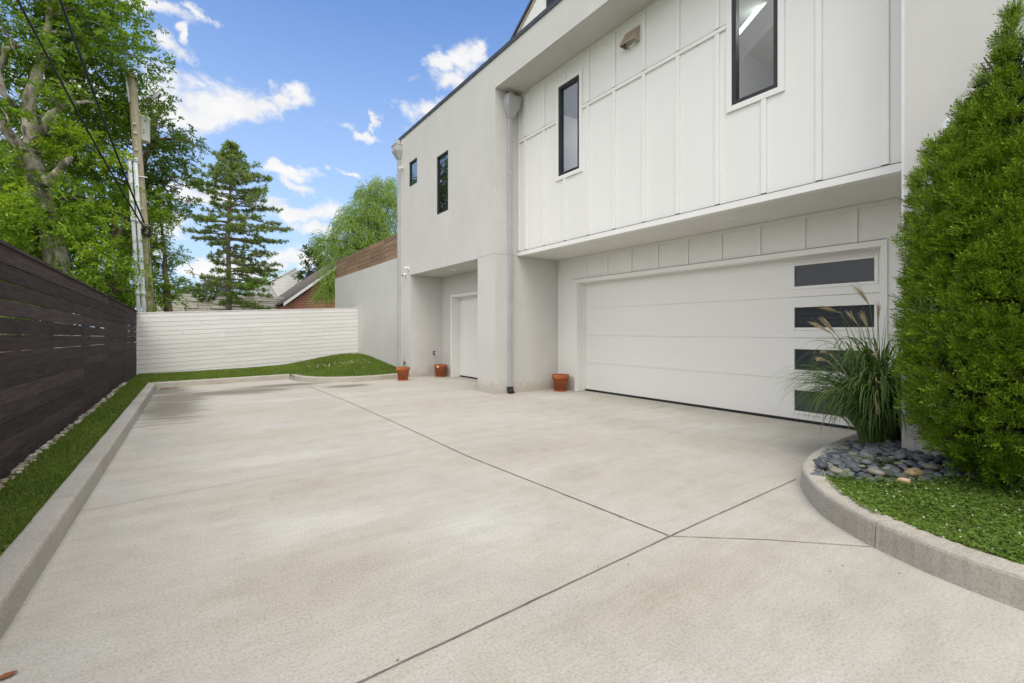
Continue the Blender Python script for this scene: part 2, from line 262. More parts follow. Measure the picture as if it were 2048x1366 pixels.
MT = dict(
    stucco=stucco_mat('stucco', (0.60, 0.59, 0.565)),
    siding=pmat('painted_siding', (0.755, 0.75, 0.72), (0.79, 0.785, 0.755), 1.2, 0.55, 0.10, 40, 0.004, (1, 1, 0.3)),
    sidetrim=pmat('painted_trim', (0.775, 0.77, 0.735), (0.80, 0.795, 0.765), 2, 0.5),
    doorpaint=pmat('garage_door_paint', (0.76, 0.755, 0.725), (0.785, 0.78, 0.755), 1.5, 0.42, 0.22, 55, 0.003, (1, 0.12, 1)),
    flashing_and_gap_shade=pmat('dark_flashing_and_gap_shade', (0.07, 0.068, 0.065), (0.10, 0.095, 0.09), 5, 0.6),
    cap=pmat('dark_metal_cap', (0.055, 0.058, 0.065), (0.085, 0.088, 0.095), 3, 0.45, metal=0.3),
    blackframe=pmat('black_window_frame', (0.016, 0.016, 0.02), (0.026, 0.026, 0.03), 4, 0.35),
    silver=pmat('grey_metal', (0.43, 0.435, 0.44), (0.49, 0.495, 0.50), 3, 0.5, metal=0.15),
    alu=pmat('light_metal', (0.55, 0.56, 0.58), (0.62, 0.63, 0.65), 4, 0.4, metal=0.3),
    rubber=pmat('black_rubber', (0.018, 0.018, 0.018), (0.035, 0.035, 0.034), 20, 0.7, 0.5, 40, 0.02),
    pane=glass_mat('window_glass', (0.80, 0.84, 0.85), 1.3),
    darkpane=glass_mat('dark_window_glass', (0.75, 0.8, 0.78), 4.0),
    frost=glass_mat('garage_window_glass', refl=0.75, opaque=(0.046, 0.052, 0.060)),
    room=pmat('interior_paint', (0.55, 0.56, 0.58), (0.58, 0.59, 0.61), 2, 0.8),
    roomdark=pmat('interior_shade', (0.10, 0.11, 0.09), (0.14, 0.15, 0.12), 2, 0.8),
    led=emit_mat('light_strip', (0.9, 1.0, 0.97), 2.5), lamp=emit_mat('downlight', (1.0, 0.75, 0.4), 14),
    concrete=concrete_mat('driveway_concrete', (0.505, 0.491, 0.446), (0.415, 0.399, 0.354), True),
    kerbc=concrete_mat('kerb_concrete', (0.48, 0.463, 0.415), (0.355, 0.338, 0.298)),
    joint=pmat('joint_filler', (0.11, 0.095, 0.08), (0.25, 0.22, 0.185), 9, 0.9),
    fjoint=pmat('saw_cut', (0.30, 0.27, 0.23), (0.42, 0.38, 0.33), 9, 0.9),
    soil=pmat('soil', (0.045, 0.033, 0.02), (0.10, 0.075, 0.045), 8, 0.95, 0.8, 40, 0.03),
    turf=pmat('turf_base', (0.028, 0.055, 0.012), (0.06, 0.10, 0.025), 6, 0.95, 0.8, 60, 0.03),
    terrain=pmat('far_ground', (0.06, 0.09, 0.03), (0.10, 0.12, 0.05), 0.5, 0.95),
    fencedark=wood_mat('dark_stained_wood', (0.032, 0.0245, 0.0225), (0.084, 0.066, 0.060), 'y', rough=0.85, isl=0.24),
    fencebrown=wood_mat('brown_wood', (0.19, 0.120, 0.075), (0.33, 0.22, 0.145), 'y'),
    fencewhite=wood_mat('white_painted_wood', (0.72, 0.70, 0.67), (0.80, 0.79, 0.77), 'x', isl=0.04, bs=0.06),
    polewood=wood_mat('weathered_pole_wood', (0.27, 0.235, 0.15), (0.42, 0.37, 0.26), 'z', isl=0.0),
    conduit=pmat('grey_plastic_conduit', (0.60, 0.62, 0.66), (0.70, 0.72, 0.75), 2, 0.4),
    terracotta=pmat('terracotta', (0.30, 0.080, 0.030), (0.48, 0.155, 0.065), 9, 0.85, 0.2, 80, 0.003),
    chalk=pmat('mineral_bloom', (0.45, 0.2, 0.12), (0.5, 0.3, 0.2), 7, 0.9),
    label=pmat('paper_label', (0.8, 0.8, 0.78)), brick=brick_mat('red_brick'),
    shingle=pmat('roof_shingles', (0.085, 0.07, 0.06), (0.16, 0.135, 0.12), 5, 0.9, 0.4, 30, 0.03, (1, 1, 3)),
    whitepaint=pmat('white_paint', (0.74, 0.74, 0.72), (0.82, 0.82, 0.80), 2, 0.6),
    metalroof=pmat('pale_metal_roof', (0.46, 0.52, 0.48), (0.58, 0.63, 0.60), 2, 0.5),
    stone=pmat('pale_stone', (0.50, 0.46, 0.40), (0.80, 0.78, 0.72), 1.6, 0.9, 0.5, 8, 0.05, (0.6, 1, 4)),
    hood=pmat('aged_metal', (0.42, 0.33, 0.25), (0.58, 0.50, 0.41), 6, 0.4, metal=0.5),
    black=pmat('black_plastic', (0.02, 0.02, 0.022)), wire=pmat('black_cable', (0.025, 0.025, 0.025), (0.04, 0.04, 0.04), 3, 0.5),
    bark=bark_mat('mottled_bark', (0.15, 0.125, 0.10), (0.46, 0.41, 0.34), 5, (0.03, 0.035, 0.012)),
    barkdark=bark_mat('brown_bark', (0.07, 0.05, 0.035), (0.19, 0.14, 0.10)), 
    barkpine=bark_mat('pine_bark', (0.17, 0.13, 0.10), (0.36, 0.30, 0.25), 4),
    leafA=leaf_mat('leaves_green', (0.095, 0.175, 0.02), (0.25, 0.38, 0.05), 0.5),
    leafY=leaf_mat('leaves_yellow_green', (0.17, 0.27, 0.02), (0.34, 0.45, 0.045), 0.45),
    leafB=leaf_mat('leaves_dark', (0.065, 0.12, 0.025), (0.16, 0.25, 0.055), 0.45, accent=(0.2, 0.14, 0.03), afrac=0.02),
    leafC=leaf_mat('leaves_bright', (0.12, 0.22, 0.025), (0.29, 0.43, 0.055), 0.5),
    leafP=leaf_mat('pine_needles', (0.13, 0.20, 0.06), (0.33, 0.42, 0.16), 0.4, accent=(0.2, 0.12, 0.05), afrac=0.015),
    leafW=leaf_mat('willow_leaves', (0.15, 0.25, 0.05), (0.36, 0.48, 0.13), 0.45),
    leafR=leaf_mat('dark_leaves', (0.04, 0.08, 0.03), (0.11, 0.17, 0.06), 0.3),
    leafM=leaf_mat('maroon_leaves', (0.06, 0.065, 0.05), (0.17, 0.16, 0.11), 0.2),
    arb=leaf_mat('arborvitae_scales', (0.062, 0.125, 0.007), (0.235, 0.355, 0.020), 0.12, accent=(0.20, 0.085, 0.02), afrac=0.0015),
    arbshade=leaf_mat('arborvitae_inner_shade', (0.022, 0.040, 0.008), (0.055, 0.085, 0.018), 0.05),  # inner sprays coloured dark so the gaps read as deep shade
    reed=leaf_mat('reed_blades', (0.06, 0.115, 0.03), (0.18, 0.27, 0.08), 0.3),
    plume=pmat('seed_plumes', (0.42, 0.34, 0.20), (0.58, 0.50, 0.33), 20, 0.9),
    grass=leaf_mat('grass_blades', (0.075, 0.13, 0.018), (0.24, 0.34, 0.06), 0.35, accent=(0.30, 0.26, 0.12), afrac=0.07),
    clover=leaf_mat('clover_leaves', (0.085, 0.17, 0.028), (0.24, 0.37, 0.075), 0.4, accent=(0.28, 0.27, 0.1), afrac=0.03),
    petal=pmat('clover_flower', (0.52, 0.46, 0.33), (0.70, 0.66, 0.54), 60, 0.9),
    pebble=pmat('pale_pebbles', (0.36, 0.28, 0.19), (0.58, 0.53, 0.46), 3, 0.85, island=0.4),
    deadleaf=pmat('dead_leaf', (0.20, 0.07, 0.02), (0.34, 0.14, 0.05), 12, 0.8),
    ceilingw=pmat('soffit_board', (0.70, 0.69, 0.65), (0.73, 0.72, 0.68), 1, 0.7),
)
def stone_mat(name, c1, c2): return pmat(name, c1, c2, 9, 0.5, 0.08, 60, 0.004, spec=0.35)
STONES = [stone_mat('slate_stone', (0.09, 0.10, 0.112), (0.15, 0.162, 0.175)), stone_mat('grey_stone', (0.14, 0.15, 0.155), (0.225, 0.232, 0.235)),
          stone_mat('dark_stone', (0.055, 0.065, 0.08), (0.10, 0.11, 0.125)), stone_mat('olive_stone', (0.20, 0.19, 0.14), (0.31, 0.30, 0.24))]
TAN = stone_mat('tan_stone', (0.33, 0.22, 0.12), (0.46, 0.33, 0.20)); PALE = stone_mat('pale_blue_stone', (0.42, 0.47, 0.47), (0.55, 0.6, 0.6)); ORANGE = stone_mat('orange_stone', (0.52, 0.34, 0.19), (0.64, 0.46, 0.30))

# ------------------------------------------------------------------ mesh helpers
def tag(o, label=None, cat=None, group=None, kind=None):
    if label: o['label'] = label
    if cat: o['category'] = cat
    if group: o['group'] = group
    if kind: o['kind'] = kind
    return o
def thing(name, label, cat, loc=(0, 0, 0), group=None):
    o = bpy.data.objects.new(name, None); o.empty_display_size = 0.1; C.objects.link(o); o.location = loc
    return tag(o, label, cat, group)
def origin(o):
    v = Vector((0, 0, 0))
    while o is not None: v += Vector(o.location); o = o.parent
    return v
def link(name, me, mat, parent=None, smooth=False):
    if mat is not None: me.materials.append(mat)
    o = bpy.data.objects.new(name, me); C.objects.link(o)
    if parent is not None: o.parent = parent
    if smooth: me.polygons.foreach_set('use_smooth', [True]*len(me.polygons))
    return o
def from_np(name, V, Fq, mat, parent=None, smooth=False):
    """V (n,3) world coordinates, Fq (m,k) faces of k corners"""
    V = np.asarray(V, dtype=np.float32); Fq = np.asarray(Fq, dtype=np.int32)
    V = V - np.array(origin(parent) if parent is not None else (0, 0, 0), dtype=np.float32)
    me = bpy.data.meshes.new(name); k = Fq.shape[1]
    me.vertices.add(len(V)); me.vertices.foreach_set('co', V.ravel())
    me.loops.add(Fq.size); me.loops.foreach_set('vertex_index', Fq.ravel())
    me.polygons.add(len(Fq)); me.polygons.foreach_set('loop_start', np.arange(0, Fq.size, k, dtype=np.int32))
    me.polygons.foreach_set('loop_total', np.full(len(Fq), k, dtype=np.int32))
    me.update(calc_edges=True); me.validate()
    return link(name, me, mat, parent, smooth)
class MB:
    def __init__(s): s.v = []; s.f = []
    def add(s, vs, fs):
        n = len(s.v); s.v += [tuple(v) for v in vs]; s.f += [tuple(i+n for i in f) for f in fs]; return s
    def hexa(s, b, t):      # bottom ring of 4, top ring of 4
        return s.add(list(b)+list(t), [(3, 2, 1, 0), (4, 5, 6, 7), (0, 1, 5, 4), (1, 2, 6, 5), (2, 3, 7, 6), (3, 0, 4, 7)])
    def box(s, x0, x1, y0, y1, z0, z1):
        return s.hexa([(x0, y0, z0), (x1, y0, z0), (x1, y1, z0), (x0, y1, z0)], [(x0, y0, z1), (x1, y0, z1), (x1, y1, z1), (x0, y1, z1)])
    def prism(s, pts, d):   # polygon pts extruded by vector d
        n = len(pts); q = [tuple(Vector(p)+Vector(d)) for p in pts]
        return s.add(list(pts)+q, [tuple(range(n-1, -1, -1)), tuple(range(n, 2*n))]+[(i, (i+1) % n, n+(i+1) % n, n+i) for i in range(n)])
    def tube(s, path, rad, n=8, caps=True):
        P = [Vector(p) for p in path]; k = len(P); rad = rad if hasattr(rad, '__len__') else [rad]*k; rings = []
        ref = None
        for i in range(k):
            d = (P[min(i+1, k-1)]-P[max(i-1, 0)]).normalized()
            if ref is None: ref = Vector((0, 0, 1)) if abs(d.z) < 0.9 else Vector((1, 0, 0))
            a = d.cross(ref); a = a.normalized() if a.length > 1e-4 else d.orthogonal().normalized(); ref = a.cross(d).normalized()
            b = ref
            rings.append([P[i]+(a*math.cos(2*math.pi*j/n)+b*math.sin(2*math.pi*j/n))*rad[i] for j in range(n)])
        base = len(s.v); s.v += [tuple(v) for r in rings for v in r]
        for i in range(k-1):
            for j in range(n):
                s.f.append((base+i*n+j, base+i*n+(j+1) % n, base+(i+1)*n+(j+1) % n, base+(i+1)*n+j))
        if caps: s.f.append(tuple(base+j for j in range(n-1, -1, -1))); s.f.append(tuple(base+(k-1)*n+j for j in range(n)))
        return s
    def lathe(s, c, prof, n=32):
        base = len(s.v); k = len(prof)
        for (r, z) in prof:
            for j in range(n): s.v.append((c[0]+r*math.cos(2*math.pi*j/n), c[1]+r*math.sin(2*math.pi*j/n), c[2]+z))
        for i in range(k-1):
            for j in range(n): s.f.append((base+i*n+j, base+i*n+(j+1) % n, base+(i+1)*n+(j+1) % n, base+(i+1)*n+j))
        return s
    def build(s, name, mat, parent=None, bevel=0, smooth=False):
        o0 = origin(parent) if parent is not None else Vector((0, 0, 0))
        me = bpy.data.meshes.new(name); me.from_pydata([tuple(Vector(v)-o0) for v in s.v], [], s.f); me.update()
        o = link(name, me, mat, parent, smooth)
        if bevel:
            b = o.modifiers.new('bevel', 'BEVEL'); b.width = bevel; b.segments = 2; b.limit_method = 'ANGLE'; b.angle_limit = R_(40)
        return o
def grid_wall(x0, x1, ycuts, zcuts, holes):
    """wall slab between x0 and x1 with rectangular holes (y0,y1,z0,z1); reveals are closed"""
    ys = sorted(set(ycuts+[h[0] for h in holes]+[h[1] for h in holes])); zs = sorted(set(zcuts+[h[2] for h in holes]+[h[3] for h in holes]))
    full = lambda i, j: 0 <= i < len(ys)-1 and 0 <= j < len(zs)-1 and not any(h[0] <= (ys[i]+ys[i+1])/2 <= h[1] and h[2] <= (zs[j]+zs[j+1])/2 <= h[3] for h in holes)
    m = MB()
    for i in range(len(ys)-1):
        for j in range(len(zs)-1):
            if not full(i, j): continue
            a, b, c, d = ys[i], ys[i+1], zs[j], zs[j+1]
            m.add([(x0, a, c), (x0, a, d), (x0, b, d), (x0, b, c)], [(0, 1, 2, 3)])
            m.add([(x1, a, c), (x1, b, c), (x1, b, d), (x1, a, d)], [(0, 1, 2, 3)])
            if not full(i-1, j): m.add([(x0, a, c), (x1, a, c), (x1, a, d), (x0, a, d)], [(0, 1, 2, 3)])
            if not full(i+1, j): m.add([(x0, b, c), (x0, b, d), (x1, b, d), (x1, b, c)], [(0, 1, 2, 3)])
            if not full(i, j-1): m.add([(x0, a, c), (x0, b, c), (x1, b, c), (x1, a, c)], [(0, 1, 2, 3)])
            if not full(i, j+1): m.add([(x0, a, d), (x1, a, d), (x1, b, d), (x0, b, d)], [(0, 1, 2, 3)])
    return m
def smooth_path(pts, n=8):
    P = [Vector((p[0], p[1], 0)) for p in pts]; out = []
    for i in range(len(P)-1):
        p0, p1, p2, p3 = P[max(i-1, 0)], P[i], P[i+1], P[min(i+2, len(P)-1)]
        for k in range(n):
            t = k/n
            out.append(0.5*((2*p1)+(p2-p0)*t+(2*p0-5*p1+4*p2-p3)*t*t+(3*p1-p0-3*p2+p3)*t**3))
    out.append(P[-1]); return [(p.x, p.y) for p in out]
def kerb(path, side, w, h, name, label=None):
    """path = foot of the drive-side face; side=+1: the kerb body lies to the left of the path"""
    prof = [(0.0, -0.05), (0.0, 0.0), (0.008, h-0.025), (0.014, h-0.010), (0.026, h), (w-0.02, h), (w-0.004, h-0.006), (w, h-0.02), (w, -0.05)]
    m = MB(); k = len(path); n = len(prof); P = [Vector((p[0], p[1])) for p in path]
    for i in range(k):
        d = (P[min(i+1, k-1)]-P[max(i-1, 0)]).normalized(); nn = Vector((-d.y, d.x))*side
        jit = math.sin(i*2.3+len(path))*0.0015
        for (a, z) in prof: m.v.append((P[i].x+nn.x*(a+jit), P[i].y+nn.y*(a+jit), z+(jit if z > 0.05 else 0)))
    for i in range(k-1):
        for j in range(n-1):
            f = (i*n+j, (i+1)*n+j, (i+1)*n+j+1, i*n+j+1); m.f.append(f if side < 0 else f[::-1])
    m.f.append(tuple(range(n))); m.f.append(tuple((k-1)*n+j for j in range(n-1, -1, -1)))
    return tag(m.build(name, MT['kerbc']), kind='structure')

# leaves: rhombus blades from base P along D (unit), normal N
def unit(a): return a/np.maximum(np.linalg.norm(a, axis=-1, keepdims=True), 1e-6)
def leaf_arrays(P, D, Nn, Ln, Wd, fold=0.15, mid=0.45):
    S = unit(np.cross(D, Nn)); Ln = Ln[:, None]; Wd = Wd[:, None]
    a = P; b = P+D*Ln*mid+S*Wd*0.5+Nn*Wd*fold; c = P+D*Ln; d = P+D*Ln*mid-S*Wd*0.5+Nn*Wd*fold
    V = np.stack([a, b, c, d], 1).reshape(-1, 3); Fq = np.arange(len(P)*4).reshape(-1, 4); return V, Fq
def leaf_object(name, parts, mat, parent=None):
    V = np.concatenate([p[0] for p in parts]); off = np.cumsum([0]+[len(p[0]) for p in parts[:-1]])
    Fq = np.concatenate([p[1]+o for p, o in zip(parts, off)]); return from_np(name, V, Fq, mat, parent)
def rdir(n): return unit(rng.normal(size=(n, 3)))
def sprays(B, D, K, Ls, leaf, width, droop=0.15, flat=0.7):
    """B,D: base and direction of M twigs, K leaves each, twig length Ls; leaves lie mostly flat"""
    M = len(B); t = (np.arange(K)+0.5)/K; side = np.where(np.arange(K) % 2 == 0, 1.0, -1.0)
    up = np.array([0, 0, 1.0]); Nn = unit(up*flat+rng.normal(size=(M, 3))*0.45); S = unit(np.cross(D, Nn))
    P = B[:, None]+D[:, None]*(t[None, :, None]*Ls)-up*(t[None, :, None]**2*Ls*droop)+S[:, None]*rng.normal(size=(M, K, 1))*Ls*0.10
    LD = unit(D[:, None]*0.65+S[:, None]*side[None, :, None]*0.8+rng.normal(size=(M, K, 3))*0.3-up*0.12)
    LN = unit(Nn[:, None]+rng.normal(size=(M, K, 3))*0.35)
    P = P.reshape(-1, 3); LD = LD.reshape(-1, 3); LN = unit(np.cross(np.cross(LD, LN.reshape(-1, 3)), LD))
    n = len(P); return leaf_arrays(P, LD, LN, leaf*rng.uniform(0.7, 1.25, n), width*rng.uniform(0.75, 1.2, n))
def lobe_sprays(lobes, per_m2, K, Ls, leaf, width, droop=0.2, clump=0.42, outup=0.2):
    out = []
    for (c, r) in lobes:
        c = np.array(c); r = np.array(r if hasattr(r, '__len__') else (r, r, r*0.8)); area = 4*math.pi*(np.prod(r)**(2/3)); n = int(area*per_m2)
        nc = max(6, int(n/16)); d = rdir(nc); rad = rng.uniform(0.45, 1.0, (nc, 1))**0.6; cc = c+d*rad*r
        idx = rng.integers(0, nc, n); P = cc[idx]+rng.normal(size=(n, 3))*clump*np.array([1, 1, 0.42])*min(1, r.mean()/1.2)
        D = unit(unit((P-c)/r)*0.9+rng.normal(size=(n, 3))*0.5+np.array([0, 0, outup-0.1])); out.append(sprays(P, D, K, Ls, leaf, width, droop))
    return out
def limb_path(a, b, bend=0.15, n=7, jit=0.06):
    a = Vector(a); b = Vector(b); L = (b-a).length; pts = []
    for i in range(n):
        t = i/(n-1); p = a.lerp(b, t); k = math.sin(math.pi*t); p += Vector((random.gauss(0, jit), random.gauss(0, jit), bend*k))*L*0.35*(0 if i in (0, n-1) else 1); pts.append(p)
    return pts
def branches(mb, lobes, nodes_, r0, twigs=5):
    for (c, r) in lobes:
        c = Vector(c); rr = r if not hasattr(r, '__len__') else sum(r)/3
        a = min(nodes_, key=lambda p: (Vector(p)-c).length+max(0, p[2]-c.z)*1.5)
        pth = limb_path(a, c, 0.25); mb.tube(pth, [r0*(1-0.7*i/6) for i in range(7)], 6)
        for k in range(twigs):
            s = pth[random.randint(3, 6)]; e = c+Vector(rdir(1)[0])*rr*0.85
            mb.tube(limb_path(s, e, 0.1, 5), [r0*0.3*(1-0.75*i/4) for i in range(5)], 4, False)

# ================================================================== THE GROUND
m = MB(); m.add([(-1500, -1500, -0.06), (1500, -1500, -0.06), (1500, 1500, -0.06), (-1500, 1500, -0.06)], [(0, 1, 2, 3)])
tag(m.build('ground', MT['terrain']), kind='structure')
def kerb_x(y): return -0.625+0.0163*(y-3.0)          # foot of the left kerb
m = MB()
drv = [(-0.70, -6), (9, -6), (9, 13.6), (2.6, 14.0), (-0.55, 13.6)]
m.add([(x, y, 0.0) for x, y in drv], [tuple(range(5))]); tag(m.build('driveway', MT['concrete']), kind='structure')
def joint(pts, w, mat, z, name='driveway_joint'):
    m = MB()
    for (a, b) in zip(pts[:-1], pts[1:]):
        d = Vector((b[0]-a[0], b[1]-a[1])); n = int(max(2, d.length/0.10)); u = d.normalized(); nn = Vector((-u.y, u.x)); base = len(m.v)
        for i in range(n+1):
            p = Vector(a)+d*(i/n); ww = w*random.uniform(0.75, 1.2)/2; j = random.gauss(0, w*0.10)
            m.v += [(p.x+nn.x*(ww+j), p.y+nn.y*(ww+j), z), (p.x-nn.x*(ww-j), p.y-nn.y*(ww-j), z)]
        for i in range(n): m.f.append((base+2*i, base+2*i+1, base+2*i+3, base+2*i+2))
    return tag(m.build(name, mat), kind='structure')
joint([(2.43, 13.75), (2.53, 8.7), (2.49, 5.88), (2.45, 4.2), (2.55, 1.82)], 0.012, MT['joint'], 0.0040)
joint([(-0.62, 1.69), (0.545, 1.733), (2.55, 1.806), (4.44, 1.845)], 0.0085, MT['joint'], 0.0055)
joint([(2.56, 1.795), (3.0, 1.42), (3.42, 1.0)], 0.006, MT['joint'], 0.0040)
joint([(-0.59, 4.578), (0.2, 4.63), (2.49, 4.765)], 0.005, MT['fjoint'], 0.0040)
joint([(2.5, 4.765), (4.1, 4.83), (5.6, 4.90)], 0.004, MT['fjoint'], 0.0055)
joint([(-0.50, 9.0), (0.4, 9.05), (2.5, 9.1)], 0.005, MT['fjoint'], 0.0040)
joint([(5.30, 7.9), (5.30, 6.2), (5.24, 4.3), (5.1, 2.1)], 0.004, MT['fjoint'], 0.0070)
joint([(5.30, 12.3), (5.30, 8.7)], 0.004, MT['fjoint'], 0.0040)
# kerbs
for (a, b) in ((-6, 0.9), (0.908, 4.50), (4.508, 8.9), (8.908, 13.30)):
    kerb([(kerb_x(a+(b-a)*i/12), a+(b-a)*i/12) for i in range(13)], 1, 0.155, 0.145, 'kerb')
cx0 = kerb_x(13.3)
kerb([(cx0-0.155, 13.30), (cx0+0.0, 13.303)] if False else [(cx0-0.15+(2.42-cx0+0.15)*i/12, 13.305+0.47*i/12) for i in range(13)], 1, 0.15, 0.135, 'kerb')
kerb(smooth_path([(2.428, 13.77), (2.50, 13.2), (2.72, 12.66), (3.1, 12.28), (3.6, 12.08), (4.2, 12.06), (4.75, 12.18), (5.294, 12.42)], 6), 1, 0.15, 0.135, 'kerb')
BEDP = smooth_path([(6.95, 1.96), (6.2, 1.97), (5.2, 1.94), (4.46, 1.81), (4.06, 1.62), (3.72, 1.37), (3.51, 1.12), (3.425, 0.985)], 7)
BEDQ = smooth_path([(3.422, 0.978), (3.34, 0.80), (3.27, 0.60), (3.225, 0.35), (3.205, 0.0), (3.2, -1.2), (3.2, -3.5)], 7)
kerb(BEDP, -1 if False else 1, 0.17, 0.165, 'kerb'); kerb(BEDQ, 1, 0.17, 0.165, 'kerb')

# lawns and beds -----------------------------------------------------
def sstep(a, b, x):
    t = np.clip((x-a)/(b-a), 0, 1); return t*t*(3-2*t)
def fence_x(y): return -1.20+0.0115*(y-5.0)
def lawn_h(x, y):
    return 0.105-0.065*sstep(13.5, 17.3, y)*(1-sstep(-1.0, 3.2, x))+0.05*sstep(1.5, 3.5, x)*sstep(13.8, 17, y)+0.315*sstep(2.6, 5.0, x)*sstep(12.0, 17.9, y)+0.05*sstep(3.0, 4.6, x)*sstep(12.2, 14.2, y)*(1-sstep(15.5, 17.6, y))
def grid_sheet(name, xs, ys, hf, inside, mat):
    X, Y = np.meshgrid(xs, ys, indexing='ij'); Z = hf(X, Y); n, k = X.shape
    V = np.stack([X, Y, Z], -1).reshape(-1, 3); Fq = []
    for i in range(n-1):
        for j in range(k-1):
            if inside((xs[i]+xs[i+1])/2, (ys[j]+ys[j+1])/2): Fq.append((i*k+j, (i+1)*k+j, (i+1)*k+j+1, i*k+j+1))
    return tag(from_np(name, V, Fq, mat, smooth=True), kind='structure')
cpath = smooth_path([(2.42, 13.8), (2.50, 13.2), (2.72, 12.66), (3.1, 12.28), (3.6, 12.08), (4.2, 12.06), (4.75, 12.18), (5.32, 12.42)], 6)
def front_y(x):
    if x < 2.42: return 13.305+0.47*(x-cx0+0.15)/(2.42-cx0+0.15)
    return float(np.interp(x, [p[0] for p in cpath], [p[1] for p in cpath]))
def in_back(x, y): return x > -1.15 and x < 5.40 and y < 17.42 and y > front_y(x)+0.09 and (x > cx0-0.2 or y > 13.36) 
grid_sheet('lawn', np.arange(-1.2, 5.45, 0.07), np.arange(12.0, 17.5, 0.07), lawn_h, in_back, MT['turf'])
m = MB(); k = 40
for i in range(k+1):
    y = -5+i*(13.36+5)/k; m.v += [(fence_x(y)-0.05, y, 0.095), (kerb_x(y)-0.08, y, 0.105)]
for i in range(k): m.f.append((2*i, 2*i+1, 2*i+3, 2*i+2))
tag(m.build('lawn', MT['turf']), kind='structure')
bx_ = np.array(BEDP[::-1]+[]); by_ = BEDQ
edge = [(p[0], p[1]) for p in BEDP]+[(p[0], p[1]) for p in BEDQ]
def bed_in(x, y, mrg=0.08):
    if y > 0.98:
        Yk = float(np.interp(x, [p[0] for p in BEDP][::-1], [p[1] for p in BEDP][::-1])) if x > 3.43 else -9
        return y < Yk-mrg and x < 6.9 and (x < 5.3 or y > 1.33)
    Xk = float(np.interp(y, [p[1] for p in BEDQ][::-1], [p[0] for p in BEDQ][::-1])); return x > Xk+mrg and x < 5.3
def bed_h(x, y): return 0.135+0.10*sstep(4.0, 5.25, x)*(1-sstep(1.35, 1.85, y))
grid_sheet('planting_bed', np.arange(3.2, 7.0, 0.045), np.arange(-3.5, 2.0, 0.045), bed_h, bed_in, MT['soil'])
m = MB(); m.box(3.3, 5.29, -3.5, -0.2, 0.1, 0.13)

# ================================================================== THE HOUSE
G0, GP, GB = 5.30, 5.906, 7.052
house = thing('house', 'modern pale grey stucco house with white board and batten panel over two white garage doors', 'house', (7, 7, 0))
OPEN = (1.32, 7.97, -0.2, 6.374)
gw = grid_wall(G0, GP-0.002, [-9, 13.155], [-0.2, 7.06], [OPEN, (8.66, 12.34, -0.2, 2.915), (11.861, 12.411, 5.43, 6.13), (10.041, 10.665, 4.28, 5.755)])
gw.build('stucco_wall', MT['stucco'], house)
for nm, bxs in (('stucco_pier', [(GP, 7.30, 7.972, 8.658, 0, 6.37)]), ('end_wall', [(GP, 11, 12.342, 13.153, -0.1, 7.0)]), ('side_wall', [(GP, 7.6, 0.9, 1.318, 0, 6.37)]),
                ('plinth', [(7.052, 7.2, 7.422, 7.97, 0, 0.305)])):
    m = MB()
    for b_ in bxs: m.box(*b_)
    m.build(nm, MT['stucco'], house)
grid_wall(6.311, 6.43, [8.66, 12.34], [-0.1, 2.92], [(8.8, 11.77, -0.1, 2.36)]).build('recess_wall', MT['stucco'], house)
m = MB(); m.box(GP, 6.43, 8.66, 12.34, 2.92, 3.0); m.build('recess_ceiling', MT['stucco'], house)
m = MB(); m.box(GP-0.001, 6.01, 1.32, 7.97, 6.376, 6.9); m.build('overhang_soffit', MT['stucco'], house)
m = MB(); m.box(G0-0.022, 6.3, -9.02, 13.18, 7.062, 7.075); m.box(G0-0.022, G0-0.004, -9.02, 13.18, 6.99, 7.062); m.box(G0, 6.3, 13.158, 13.18, 6.99, 7.062)
m.build('parapet_cap', MT['cap'], house)
m = MB(); m.box(6.31, 12.0, 4.9, 13.15, 6.92, 6.99); m.build('flat_roof', MT['cap'], house); m = MB(); m.box(6.31, 12.0, -9, 1.3, 6.92, 6.99); m.build('flat_roof', MT['cap'], house)
m = MB(); m.box(G0-0.0015, G0, 7.97, 8.66, 2.929, 2.934); m.box(G0, GP, 7.9685, 7.97, 2.929, 2.934); m.build('control_joint', MT['joint'], house)
m = MB(); m.box(G0-0.002, G0+0.03, 1.300, 1.322, 0.1, 6.374); m.build('corner_bead', MT['alu'], house)

# upper siding panel
WL = (6.085, 6.659, 4.285, 6.0); WR = (2.651, 3.230, 4.285, 6.0)
grid_wall(GP+0.004, GP+0.10, [1.32, 7.968], [2.99, 6.374], [WL, WR]).build('siding_panel', MT['siding'], house)
TX0, TX1 = GP-0.021, GP+0.004
m = MB(); BAT = [7.70, 7.10, 6.488, 5.868, 5.262, 4.652, 4.042, 3.432, 2.818, 2.210, 1.600]
def clear(y0, y1, z0, z1, mb, x0=TX0, x1=TX1): mb.box(x0, x1, y0, y1, z0, z1)
for y in BAT:
    y0, y1 = y-0.03, y+0.034
    inL = 6.0 < y < 6.73; inR = 2.577 < y < 3.302
    if inL or inR: clear(y0, y1, 3.035, 4.213, m); clear(y0, y1, 6.085, 6.31, m)
    else: clear(y0, y1, 3.035, 5.342, m); clear(y0, y1, 5.412, 6.31, m)
clear(7.92, 7.966, 3.03, 6.372, m); clear(1.322, 1.36, 3.03, 6.372, m)
clear(1.36, 7.92, 6.312, 6.372, m)
m.build('batten', MT['sidetrim'], house, 0.002)
m = MB()
for (a, b) in ((6.735, 7.92), (3.306, 5.997), (1.36, 2.573)): clear(a, b, 5.343, 5.398, m, TX0-0.003)
m.build('band_board', MT['sidetrim'], house, 0.002)
m = MB()
for (a, b) in ((6.735, 7.92), (3.306, 5.997), (1.36, 2.573)): m.box(TX0-0.001, TX1, a, b, 5.3985, 5.4035)
m.box(GP-0.030, TX1, 1.322, 7.966, 3.018, 3.023)
